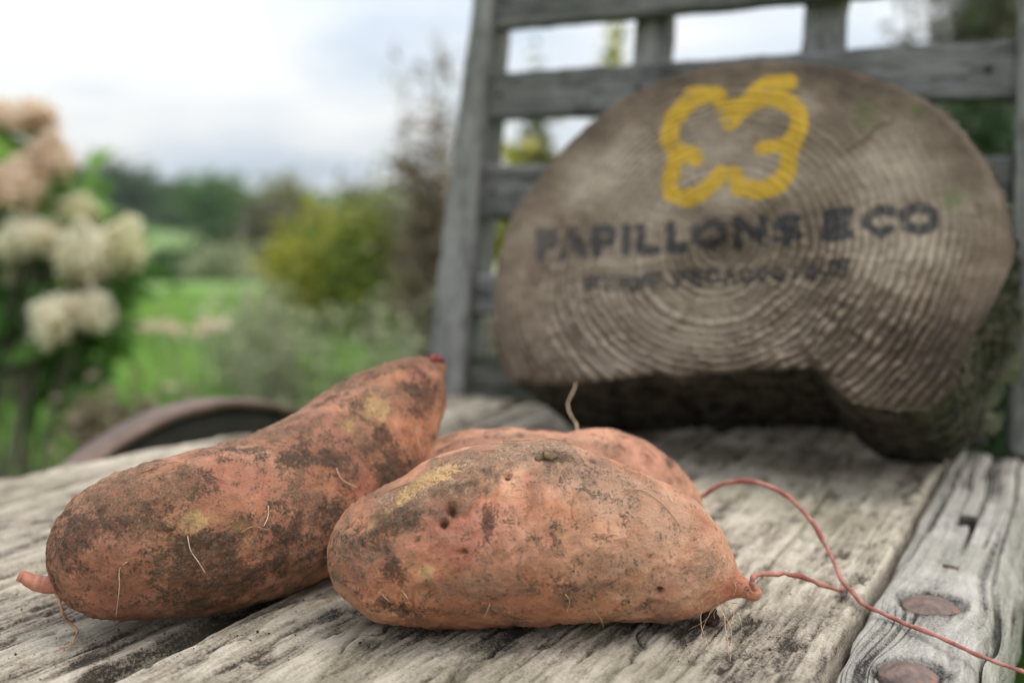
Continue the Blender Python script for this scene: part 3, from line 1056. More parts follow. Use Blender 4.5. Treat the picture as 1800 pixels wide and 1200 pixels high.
M_ROOT = m_plain('red_root', (0.24, 0.072, 0.055), (0.44, 0.20, 0.155), 110, 0.6, 0.0004, 700)
M_HAIR = m_plain('pale_root_hair', (0.50, 0.33, 0.20), (0.66, 0.50, 0.34), 200, 0.7, 0.0)
M_HAIRD = m_plain('brown_root_hair', (0.30, 0.14, 0.08), (0.42, 0.24, 0.14), 200, 0.7, 0.0)
M_SOIL = m_plain('dark_soil', (0.03, 0.02, 0.014), (0.11, 0.075, 0.05), 400, 1.0, 0.0008, 900, 0.1)
M_STUB = m_plain('root_stub', (0.36, 0.13, 0.085), (0.52, 0.23, 0.15), 160, 0.65, 0.0006, 500)


def potato_mesh(stations, depth, seed, dents=(), ns=330, nc=220, squash=1.0, lump=0.03):
    """stations: (upper px, lower px) pairs along the body; depth None = resting on the bed"""
    pts = []
    for k, (up, lo) in enumerate(stations):
        cx, cy = (up[0] + lo[0]) / 2, (up[1] + lo[1]) / 2
        hp = math.hypot(up[0] - lo[0], up[1] - lo[1]) / 2 / F
        d = ray(cx, cy)
        D = depth[k] if depth is not None and depth[k] else HC / (hp - d[2])
        ax = ray(*up) - ray(*lo)
        ax /= np.linalg.norm(ax)
        pts.append((*(CAM + d * D), hp * D, *ax))
    Q = smooth_path(pts, ns)
    P, r = Q[:, :3], np.maximum(Q[:, 3], 0.0004)
    T = np.gradient(P, axis=0)
    T /= np.linalg.norm(T, axis=1)[:, None]
    # smooth the axis directions so that rings never cross
    for _ in range(30):
        T[1:-1] = (T[:-2] + T[1:-1] * 2 + T[2:]) / 4
    T /= np.linalg.norm(T, axis=1)[:, None]
    view = P - CAM
    view /= np.linalg.norm(view, axis=1)[:, None]
    A = Q[:, 4:7]                             # from the lower to the upper outline
    A = A / np.linalg.norm(A, axis=1)[:, None]
    B = np.cross(A, T)
    B /= np.linalg.norm(B, axis=1)[:, None]
    th = np.linspace(0, 2 * math.pi, nc, endpoint=False)
    c, s = np.cos(th), np.sin(th)
    X = P[:, None] + r[:, None, None] * (c[None, :, None] * A[:, None] + squash * s[None, :, None] * B[:, None])
    N = c[None, :, None] * A[:, None] + s[None, :, None] * B[:, None]
    x, y, z = X[..., 0], X[..., 1], X[..., 2]
    w = np.minimum(1, r / 0.02)[:, None]
    h = lump * 0.05 * fbm(x * 22, y * 22, z * 22, 3, seed) + 0.0009 * fbm(x * 85, y * 85, z * 85, 4, seed + 4) + 0.0004 * fbm(x * 330, y * 330, z * 330, 3, seed + 6)
    along = np.arange(ns)[:, None] / ns
    cre = np.abs(fbm(along * 46 + 0.35 * fbm(x * 60, y * 60, z * 60, 2, seed + 31), th[None] * 1.6, seed + 0.3, 3, seed + 30))
    h = h - 0.0009 * sstep(0.16, 0.0, cre) * sstep(-0.1, 0.5, fbm(x * 40, y * 40, z * 40, 2, seed + 33))
    rg = np.random.default_rng(seed)
    for _ in range(46):
        i0, j0, rad_ = rg.integers(15, ns - 30), rg.integers(0, nc), rg.uniform(0.0012, 0.0032)
        dd = np.linalg.norm(X - X[i0, j0], axis=-1)
        h = h - 0.0009 * np.exp(-(dd / rad_) ** 2)
    X = X + (h * w)[..., None] * N
    i = np.arange(ns - 1)[:, None] * nc
    j = np.arange(nc)[None]
    j2 = (j + 1) % nc
    q = np.stack([i + j, i + j2, i + nc + j2, i + nc + j], -1).reshape(-1, 4)
    return X, N, q, nc, ns


def patch_field(X, N, patches, seed):
    """marks on the skin: each is centred on the surface point that shows at a photograph pixel"""
    f = np.zeros(X.shape[:2])
    px, py = to_px(X)
    front = ((X - CAM) * N).sum(-1) < 0
    warp = fbm(X[..., 0] * 95, X[..., 1] * 95, X[..., 2] * 95, 4, seed)
    for (cx, cy, rx, ry, rot, val) in patches:
        d = np.hypot(px - cx, py - cy) + np.where(front, 0, 1e4)
        k = np.unravel_index(np.argmin(d), d.shape)
        c0 = X[k]
        sc = np.linalg.norm(c0 - CAM) / F
        ux = np.array([1.0, 0, 0])
        n = N[k]
        ux = ux - n * (ux @ n)
        ux /= np.linalg.norm(ux)
        uy = np.cross(n, ux)
        if uy[2] > 0:
            uy = -uy
        ca, sa = math.cos(R(rot)), math.sin(R(rot))
        e1, e2 = ux * ca + uy * sa, -ux * sa + uy * ca
        rel = X - c0
        dd = np.sqrt((rel @ e1 / (rx * sc)) ** 2 + (rel @ e2 / (ry * sc)) ** 2 + (rel @ n / (1.6 * max(rx, ry) * sc)) ** 2)
        f = np.maximum(f, val * sstep(1.7, 0.1, dd + 0.6 * warp))
    return f


def make_potato(label, stations, depth, seed, mat_, dirt_bias, dirt_p, dark_p, scrape_p, pink_p, pits=(), pale_p=(), squash=1.0, lump=0.03, sink=0.0006):
    for _ in range(4):          # find the distance at which the body just rests on the bed
        X, N, q, nc, ns = potato_mesh(stations, depth, seed, squash=squash, lump=lump)
        depth = [d * ((HC + sink) / (CAM[2] - X[..., 2].min())) for d in depth]
    X[..., 2] += BZ - sink - X[..., 2].min()
    x, y, z = X[..., 0], X[..., 1], X[..., 2]
    dirt = np.clip(dirt_bias + 0.5 * fbm(x * 34, y * 34, z * 34, 4, seed + 11) + 0.25 * fbm(x * 120, y * 120, z * 120, 3, seed + 12), 0, 1)
    dirt = np.maximum(dirt, patch_field(X, N, dirt_p, seed + 2))
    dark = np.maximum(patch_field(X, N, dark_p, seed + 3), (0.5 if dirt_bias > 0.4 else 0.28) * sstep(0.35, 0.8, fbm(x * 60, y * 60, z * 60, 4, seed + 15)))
    scr = patch_field(X, N, scrape_p, seed + 4)
    pink = np.maximum(patch_field(X, N, pink_p, seed + 5), 0.6 * sstep(0.1, 0.6, fbm(x * 30, y * 30, z * 30, 3, seed + 17)))
    dark = dark * (1 - scr)
    pt = patch_field(X, N, pits, seed + 6)
    crust = 0.0006 * dark * (0.5 + fbm(x * 400, y * 400, z * 400, 3, seed + 19)) + 0.00035 * dirt * fbm(x * 500, y * 500, z * 500, 2, seed + 20) - 0.0006 * scr - 0.005 * pt
    dark = np.maximum(dark, pt)
    X = X + crust[..., None] * N
    org = np.array([x.mean(), y.mean(), BZ])
    mb = MB()
    mb.add(X.reshape(-1, 3), [q, np.arange(nc)[::-1], np.arange(nc) + (ns - 1) * nc])
    root = empty('sweet_potato', org)
    tag(root, label, 'sweet potato', 'sweet potatoes lying on the cart bed')
    at_ = {'dirt': dirt.ravel(), 'dark': dark.ravel(), 'scrape': scr.ravel(), 'pink': pink.ravel(), 'pale': patch_field(X, N, pale_p, seed + 8).ravel()}
    mb.build('skin', mat_, root, origin=org, attrs=at_)
    return root, org, X, N


def on_skin(X, N, px, py, lift=0.0003):
    ax, ay = to_px(X)
    d = np.hypot(ax - px, ay - py) + np.where(((X - CAM) * N).sum(-1) < 0, 0, 1e4)
    k = np.unravel_index(np.argmin(d), d.shape)
    return X[k] + N[k] * lift


def hair(root, org, X, N, pix, r=0.0003, mat_=None, lift=0.0004, tip_out=0.0, name='rootlet'):
    pts = [on_skin(X, N, *p, lift + tip_out * (k / max(1, len(pix) - 1)) ** 2) for k, p in enumerate(pix)]
    mb = MB()
    tube(mb, np.array(pts) - org, np.linspace(r, r * 0.55, len(pts)), 5, n=max(10, 5 * len(pts)))
    mb.build(name, mat_ or M_HAIR, root)


def free_root(root, org, pts, r0, r1, mat_, seg=8, n=60, name='root', wig=0.0, seed=0):
    P = np.array(pts)
    Q = smooth_path(P, n)
    if wig:
        t = np.arange(n)
        Q = Q + wig * np.stack([fbm(t / 5.0, 0.1, k * 3.3, 2, seed + k) for k in range(3)], -1)
    rad = np.linspace(r0, r1, n) * (1 + (0.04 if r0 > 0.002 else 0.22) * fbm(np.arange(n) / 2.5, 0, 0, 2, seed + 5))
    mb = MB()
    tube(mb, Q - org, rad, seg)
    mb.build(name, mat_, root)


MP_A = m_potato('soil_caked_skin', 1.0, False, ((0.050, 0.028, 0.015), (0.135, 0.078, 0.041), (0.30, 0.19, 0.11)))
MP_B = m_potato('dusty_highlight_skin', 0.75, False, ((0.12, 0.07, 0.042), (0.27, 0.175, 0.11), (0.50, 0.36, 0.25)))  # dust tones lightened to paint a highlight on the upper side
MP_C = m_potato('clean_peach_skin', 0.35, True)

# left, bent, soil-caked
ST_A = [((108, 975), (110, 990)), ((114, 917), (127, 1040)), ((132, 884), (156, 1066)), ((172, 849), (206, 1083)), ((245, 818), (300, 1084)), ((340, 793), (416, 1070)), ((435, 766), (524, 1036)),
        ((510, 732), (602, 998)), ((560, 699), (666, 950)), ((607, 667), (718, 885)), ((660, 646), (750, 815)), ((708, 632), (770, 748)), ((735, 627), (777, 706)), ((754, 627), (780, 680)), ((766, 630), (780, 662)), ((773, 638), (778, 650))]
DA = [0.482, 0.481, 0.480, 0.479, 0.480, 0.493, 0.515, 0.534, 0.552, 0.568, 0.580, 0.586, 0.591, 0.593, 0.594, 0.595]
A, orgA, XA, NA = make_potato(
    'long bent sweet potato caked in dark soil, its raised neck ending in a red tip', ST_A, DA, 101, MP_A, 0.62,
    [(430, 790, 70, 22, -20, 0.95), (250, 850, 60, 30, -20, 0.8), (700, 690, 60, 40, 0, 0.85), (300, 960, 120, 60, -10, 0.6)],
    [(140, 940, 40, 45, 0, 0.85), (350, 965, 75, 45, -15, 0.9), (545, 810, 60, 20, -15, 0.75), (440, 1010, 120, 45, -12, 0.85), (600, 935, 60, 60, 0, 0.6), (690, 820, 50, 45, 0, 0.85), (735, 700, 30, 60, 0, 0.75), (525, 900, 12, 10, 0, 0.9), (430, 790, 60, 14, -20, 0.6), (620, 700, 30, 16, -30, 0.6), (280, 900, 40, 20, -20, 0.55), (640, 735, 14, 20, 0, 0.8), (670, 770, 16, 22, 0, 0.8)],
    [(338, 918, 26, 18, -20, 1.0), (400, 925, 50, 28, 0, 0.62), (655, 720, 26, 40, 25, 0.9), (620, 745, 30, 22, 0, 0.72), (672, 725, 10, 50, 10, 0.9), (560, 850, 35, 22, 0, 0.5)],
    [(440, 840, 90, 45, -20, 0.9), (600, 800, 50, 50, 0, 0.9), (560, 740, 60, 25, -25, 0.8), (740, 660, 25, 50, 0, 0.9), (210, 900, 50, 30, 0, 0.7), (640, 870, 20, 40, 0, 0.9)],
    lump=0.014, sink=0.0045)
free_root(A, orgA, [at(125, 1015, 0.478), at(95, 1026, 0.472), at(72, 1026, 0.470), at(52, 1019, 0.468), at(33, 1010, 0.467)], 0.0050, 0.0026, M_STUB, 14, 30, 'root_stub', 0.0003, 3)
free_root(A, orgA, [on_skin(XA, NA, 756, 634, -0.001), on_skin(XA, NA, 763, 630, 0.0), on_skin(XA, NA, 770, 632, 0.0004), on_skin(XA, NA, 776, 640, -0.0004)], 0.0020, 0.0027, m_plain('dark_red_bud', (0.11, 0.012, 0.012), (0.24, 0.045, 0.035), 300, 0.6, 0.002, 500), 10, 16, 'bud', 0.0010, 5)
free_root(A, orgA, [at(98, 1045, 0.470), at(108, 1072, 0.462), bed_at(122, 1092, 0.003), bed_at(135, 1108, 0.001), bed_at(128, 1128, 0.001), bed_at(104, 1138, 0.001)], 0.0008, 0.0004, M_HAIRD, 6, 40, 'rootlet', 0.0006, 8)
for pix, m_ in (([(222, 988), (210, 1000), (207, 1030), (203, 1078)], M_HAIR), ([(331, 942), (335, 965), (345, 985), (356, 1003)], M_HAIR), ([(473, 890), (470, 908), (463, 926)], M_HAIR),
                ([(590, 822), (600, 842), (622, 858)], M_HAIR), ([(729, 752), (733, 775), (742, 800)], M_HAIR), ([(640, 668), (655, 662), (690, 640)], M_HAIRD), ([(700, 640), (725, 655), (742, 690)], M_HAIRD),
                ([(250, 830), (300, 815), (330, 820)], M_HAIRD), ([(420, 935), (445, 925), (470, 930)], M_HAIRD)):
    hair(A, orgA, XA, NA, pix, 0.00026, m_, 0.0004, 0.0015)

# front
ST_B = [((589, 968), (590, 986)), ((596, 922), (600, 1028)), ((612, 897), (618, 1055)), ((645, 872), (650, 1080)), ((695, 843), (698, 1094)), ((765, 806), (765, 1099)), ((840, 783), (840, 1097)), ((905, 773), (905, 1096)), ((975, 775), (970, 1093)),
        ((1055, 801), (1045, 1091)), ((1135, 834), (1115, 1091)), ((1207, 873), (1182, 1089)), ((1261, 922), (1232, 1074)), ((1286, 970), (1264, 1060)), ((1298, 1002), (1284, 1053)), ((1312, 1016), (1302, 1050)), ((1332, 1030), (1324, 1056)), ((1340, 1040), (1334, 1054))]
DB = [0.478, 0.477, 0.476, 0.475] + [0.4735] * 8 + [0.473, 0.472, 0.471, 0.469, 0.467, 0.466]
B, orgB, XB, NB = make_potato(
    'plump orange-pink sweet potato with dusty shoulder and painted highlight, lying in front of the peach one', ST_B, DB, 202, MP_B, 0.10,
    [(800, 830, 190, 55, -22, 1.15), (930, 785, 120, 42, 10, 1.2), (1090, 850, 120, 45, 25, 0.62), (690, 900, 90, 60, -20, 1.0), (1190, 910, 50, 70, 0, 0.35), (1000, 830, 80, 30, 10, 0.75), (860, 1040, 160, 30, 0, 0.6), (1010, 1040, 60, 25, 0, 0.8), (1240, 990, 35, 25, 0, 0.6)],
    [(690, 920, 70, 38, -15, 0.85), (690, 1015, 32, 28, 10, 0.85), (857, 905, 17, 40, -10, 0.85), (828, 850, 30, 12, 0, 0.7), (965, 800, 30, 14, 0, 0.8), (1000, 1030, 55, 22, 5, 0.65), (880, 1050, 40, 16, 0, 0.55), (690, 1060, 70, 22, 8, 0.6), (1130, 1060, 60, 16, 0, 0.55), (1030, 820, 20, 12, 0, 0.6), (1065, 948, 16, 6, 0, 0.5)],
    [(720, 860, 80, 18, -32, 0.85), (790, 830, 60, 18, -20, 0.75), (745, 1005, 14, 14, 0, 0.85), (650, 890, 30, 14, -35, 0.6)],
    [(810, 940, 95, 50, -10, 1.0), (690, 965, 90, 25, -25, 0.8), (620, 980, 30, 60, 0, 0.7), (960, 840, 70, 30, 0, 0.5), (1300, 1025, 30, 25, 0, 0.9)],
    pits=[(793, 894, 13, 9, 70, 0.9), (782, 922, 6, 6, 0, 0.7), (813, 970, 7, 4, 0, 0.5), (1162, 1040, 5, 5, 0, 0.9), (893, 838, 5, 5, 0, 0.7)], pale_p=[(1080, 880, 190, 75, 25, 1.0), (1180, 940, 110, 100, 20, 0.9), (1000, 950, 150, 60, 0, 0.55), (960, 800, 120, 40, 0, 0.6)], squash=0.92, lump=0.012)  # pale skin patches also carry a painted highlight on the upper right
for pix, m_, ou in (([(995, 1044), (1002, 1056), (994, 1072)], M_HAIR, .001), ([(1044, 1050), (1046, 1070), (1058, 1085), (1062, 1090)], M_HAIR, .003), ([(862, 1062), (852, 1076)], M_HAIR, .002), ([(706, 1034), (718, 1046)], M_HAIR, .002),
                ([(664, 1040), (684, 1054)], M_HAIR, .001), ([(1080, 880), (1120, 860), (1160, 885), (1195, 925)], M_HAIRD, .0), ([(1075, 885), (1100, 862), (1130, 862)], M_HAIRD, .0), ([(880, 770), (920, 775), (960, 768), (1000, 770)], M_HAIRD, 0),
                ([(660, 875), (720, 850), (780, 845)], M_HAIRD, 0), ([(770, 820), (800, 800), (870, 790)], M_HAIRD, 0), ([(1010, 870), (1005, 900), (1020, 930)], M_HAIRD, 0), ([(1175, 865), (1178, 885)], M_HAIR, .001), ([(1290, 1022), (1294, 1032), (1292, 1044)], M_HAIR, .001)):
    hair(B, orgB, XB, NB, pix, 0.00020, m_, 0.0003, ou)
free_root(B, orgB, [at(1326, 1038, 0.459), at(1324, 1018, 0.458), at(1338, 1008, 0.462), at(1362, 1009, 0.468), at(1386, 1008, 0.475), at(1415, 1016, 0.482), at(1445, 1027, 0.488), bed_at(1480, 1037, 0.0015)], 0.00125, 0.00115, M_ROOT, 8, 60, 'root', 0.0004, 11)
for k in range(15):
    a = at(1262 + random.uniform(-14, 30), 1050 + random.uniform(-6, 8), 0.466)
    e = bed_at(1262 + random.uniform(-70, 75), 1085 + random.uniform(-15, 75), 0.0008)
    m = (a + e) / 2 + np.array([random.uniform(-.006, .006), random.uniform(-.004, .004), random.uniform(0, .004)])
    m[2] = max(m[2], BZ + 0.001)
    free_root(B, orgB, [a, m, e], 0.00016 if k else 0.00040, 0.00010, M_HAIR, 4, 16, 'rootlet', 0.0008, 100 + k)
free_root(B, orgB, [at(1238, 1066, 0.470), bed_at(1246, 1080, 0.005), bed_at(1256, 1086, 0.003)], 0.0030, 0.0042, M_SOIL, 9, 14, 'soil_clod', 0.0012, 15)
free_root(B, orgB, [on_skin(XB, NB, 945, 806), on_skin(XB, NB, 958, 802, 0.0014), on_skin(XB, NB, 970, 806)], 0.0012, 0.0020, m_plain('dry_soil', (0.10, 0.065, 0.04), (0.24, 0.16, 0.10), 400, 1.0, 0.0008, 900, 0.1), 8, 12, 'soil_clod', 0.0012, 16)

# behind
ST_C = [((722, 846), (722, 862)), ((730, 812), (730, 900)), ((748, 790), (748, 930)), ((785, 766), (785, 955)), ((860, 753), (855, 968)), ((945, 755), (945, 972)), ((1000, 761), (1000, 972)), ((1055, 752), (1055, 970)), ((1115, 766), (1110, 966)),
        ((1165, 796), (1158, 955)), ((1200, 830), (1192, 938)), ((1222, 862), (1214, 918)), ((1232, 884), (1228, 900))]
C_, orgC, XC, NC = make_potato(
    'smooth clean peach-coloured sweet potato lying behind the other two with a long red root', ST_C, [0.58] * 3 + [0.577, 0.574] + [0.572] * 4 + [0.576, 0.58, 0.583, 0.585], 303, MP_C, 0.05,
    [(880, 765, 80, 16, 0, 0.6), (800, 785, 60, 20, -10, 0.5), (1190, 840, 30, 20, 40, 0.5)], [(1178, 815, 10, 14, 0, 0.5)], [], [(1130, 800, 60, 30, 20, 0.4), (820, 780, 60, 20, 0, 0.4)], lump=0.010)
for pix, m_ in (([(850, 760), (905, 752), (960, 757), (1000, 762)], M_ROOT), ([(770, 792), (800, 778), (818, 762)], M_HAIRD), ([(1040, 762), (1075, 775), (1100, 790)], M_HAIRD), ([(1100, 768), (1150, 800), (1180, 850)], M_HAIRD), ([(870, 757), (890, 749), (905, 753)], M_HAIR)):
    hair(C_, orgC, XC, NC, pix, 0.0003, m_, 0.0003)
for px, py, D, ex, ey in ((1300, 846, .568, 1306, 905), (1360, 858, .556, 1352, 880), (1430, 922, .540, 1418, 938), (1470, 995, .524, 1486, 992), (1240, 870, .58, 1252, 930), (1280, 850, .572, 1290, 862), (1400, 884, .548, 1412, 880)):
    free_root(C_, orgC, [at(px, py, D), at((px + ex) / 2 + 3, (py + ey) / 2, D), at(ex, ey, D)], 0.0002, 0.0001, M_HAIR, 4, 12, 'rootlet', 0.0005, px)
free_root(C_, orgC, [at(1226, 885, 0.585), at(1240, 868, 0.580), at(1265, 853, 0.575), at(1300, 845, 0.568), at(1340, 850, 0.560), at(1390, 876, 0.550), at(1430, 922, 0.540), at(1458, 972, 0.530), at(1480, 1018, 0.517),
                     bed_at(1500, 1042, 0.003), bed_at(1525, 1066, 0.0015), bed_at(1575, 1088, -0.0005), bed_at(1640, 1115, 0.001), bed_at(1700, 1142, 0.001), bed_at(1750, 1162, -0.001), at(1805, 1184, 0.425), at(1860, 1215, 0.42)], 0.00132, 0.00088, M_ROOT, 8, 150, 'root', 0.0004, 21)
free_root(C_, orgC, [at(1012, 762, 0.585), at(1016, 750, 0.60), at(1003, 730, 0.62), at(1000, 708, 0.63), at(1012, 672, 0.64)], 0.0005, 0.00035, M_HAIR, 6, 40, 'rootlet', 0.0006, 31)


# ------------------------------------------------------------------ crumbs of soil on the bed
def make_crumbs():
    mb = MB()
    base = np.array([(0, 0, 1), (0.9, 0.2, 0.2), (-0.3, 0.9, 0.1), (-0.8, -0.4, 0.2), (0.3, -0.9, 0.15), (0, 0, -0.6)], float)
    tri = np.array([(0, 1, 2), (0, 2, 3), (0, 3, 4), (0, 4, 1), (5, 2, 1), (5, 3, 2), (5, 4, 3), (5, 1, 4)])
    n = 0
    while n < 520:
        px, py = random.choice([(random.gauss(330, 170), random.gauss(1120, 35)), (random.gauss(950, 260), random.gauss(1130, 40)), (random.uniform(0, 1500), random.uniform(900, 1200)), (random.gauss(1300, 90), random.gauss(1100, 40))])
        if py > 1230 or py < 870:
            continue
        p = bed_at(px, py)
        if p @ U > -0.09:
            continue
        s = math.exp(random.gauss(-7.9, 0.45))
        mb.add(p + np.array([0, 0, s * 0.2]) + base * s * RNG.uniform(0.6, 1.3, (6, 3)), [tri], random.random())
        n += 1
    o = mb.build('soil_crumbs', M_SOIL, None, origin=bed_at(700, 1150))
    tag(o, 'scattered crumbs of dark soil on the plank bed', 'soil', kind='stuff')


make_crumbs()

# ------------------------------------------------------------------ planting
M_BARKB = m_plain('grey_brown_stem', (0.10, 0.08, 0.06), (0.20, 0.165, 0.13), 60, 0.9, 0.002, 200)
M_TWIG = m_plain('pale_dry_twig', (0.28, 0.23, 0.18), (0.42, 0.37, 0.31), 60, 0.9, 0.0)
L_HYD = m_leaf('hydrangea_leaf', (0.047, 0.115, 0.027), (0.101, 0.216, 0.047), (0.216, 0.365, 0.068))
L_PETAL = m_leaf('cream_petal', (0.66, 0.55, 0.38), (0.82, 0.75, 0.58), (0.88, 0.85, 0.73), 0.45)
L_PETALP = m_leaf('pink_petal', (0.62, 0.42, 0.30), (0.80, 0.62, 0.48), (0.86, 0.76, 0.63), 0.45)
L_PETALG = m_leaf('green_cream_petal', (0.58, 0.56, 0.30), (0.76, 0.71, 0.47), (0.84, 0.81, 0.62), 0.45)
L_YEL = m_leaf('yellow_green_leaf', (0.135, 0.176, 0.027), (0.324, 0.338, 0.047), (0.567, 0.459, 0.068))
L_DARK = m_leaf('dark_leaf', (0.027, 0.053, 0.022), (0.053, 0.093, 0.039), (0.098, 0.15, 0.06))
L_GREEN = m_leaf('mid_green_leaf', (0.053, 0.112, 0.03), (0.098, 0.195, 0.053), (0.18, 0.3, 0.075))
L_OLIVE = m_leaf('olive_leaf', (0.112, 0.126, 0.042), (0.21, 0.224, 0.084), (0.336, 0.322, 0.126))
L_PALE = m_leaf('grey_green_leaf', (0.176, 0.203, 0.108), (0.311, 0.351, 0.203), (0.486, 0.499, 0.324))
L_BROWN = m_leaf('dry_brown_leaf', (0.12, 0.09, 0.06), (0.22, 0.17, 0.115), (0.36, 0.29, 0.20), 0.2)
L_GREYB = m_leaf('grey_brown_leaf', (0.09, 0.083, 0.06), (0.18, 0.165, 0.12), (0.3, 0.27, 0.195), 0.25)


def gz(p):
    return float(ground_z(p[0], p[1]))


def crown_points(n, c, rad, clumps, spread=0.28):
    c, rad = np.asarray(c, float), np.asarray(rad, float)
    d = RNG.normal(size=(clumps, 3))
    d /= np.linalg.norm(d, axis=1)[:, None]
    K = d * (RNG.random(clumps) ** 0.45)[:, None] * 0.86
    w = RNG.random(clumps) + 0.3
    k = RNG.choice(clumps, n, p=w / w.sum())
    P = K[k] + RNG.normal(size=(n, 3)) * spread * (0.6 + 0.8 * RNG.random(clumps))[k][:, None]
    ct = RNG.random(clumps)[k]
    return c + P * rad, ct


def shrub(name, label, cat, px, py_top, D, wpx, leafm, n, leaf, group=None, py_base=None, stems=7, clumps=26, stem_mat=None, crown_lo=0.0, asp=0.5, depth_f=0.9, spread=0.28, droop=0.0):
    """a bush or tree: its foot stands on the ground under the pixel column px at distance D"""
    top = at(px, py_top, D)
    foot = np.array([top[0], top[1], 0.0])
    foot[2] = gz(foot)
    H = top[2] - foot[2]
    W = wpx / F * D / 2
    root = empty(name, foot)
    tag(root, label, cat, group)
    z0 = H * crown_lo
    c = np.array([0, 0, (z0 + H) / 2])
    rad = np.array([W, W * depth_f, (H - z0) / 2])
    P, ct = crown_points(n, c, rad, clumps, spread)
    P = P[P[:, 2] > 0.005]
    ct = ct[:len(P)]
    mb = MB()
    leaf_cloud(mb, P, leaf, asp, ct * 0.7 + 0.15, droop)
    mb.build('crown', leafm, root)
    mb = MB()
    r0 = max(0.004, 0.02 * H)
    for k in range(stems):
        a = random.uniform(0, 2 * math.pi)
        rr = random.uniform(0.15, 0.75)
        e = np.array([math.cos(a) * W * rr, math.sin(a) * W * rr * depth_f, z0 + (H - z0) * random.uniform(0.45, 0.92)])
        b = np.array([math.cos(a) * r0 * 2, math.sin(a) * r0 * 2, -0.02])
        m = b * 0.5 + e * np.array([0.35, 0.35, 0.55])
        tube(mb, [b, m, e], [r0, r0 * 0.6, r0 * 0.15], 6, 10)
    if crown_lo > 0.05 or H > 2.5:
        tube(mb, [(0, 0, -0.05), (0.01 * H, 0, H * 0.3), (0, 0.01 * H, H * 0.75)], [H * 0.028, H * 0.02, H * 0.006], 10, 14)
    mb.build('trunk' if cat == 'tree' else 'stem', stem_mat or M_BARKB, root)
    return root


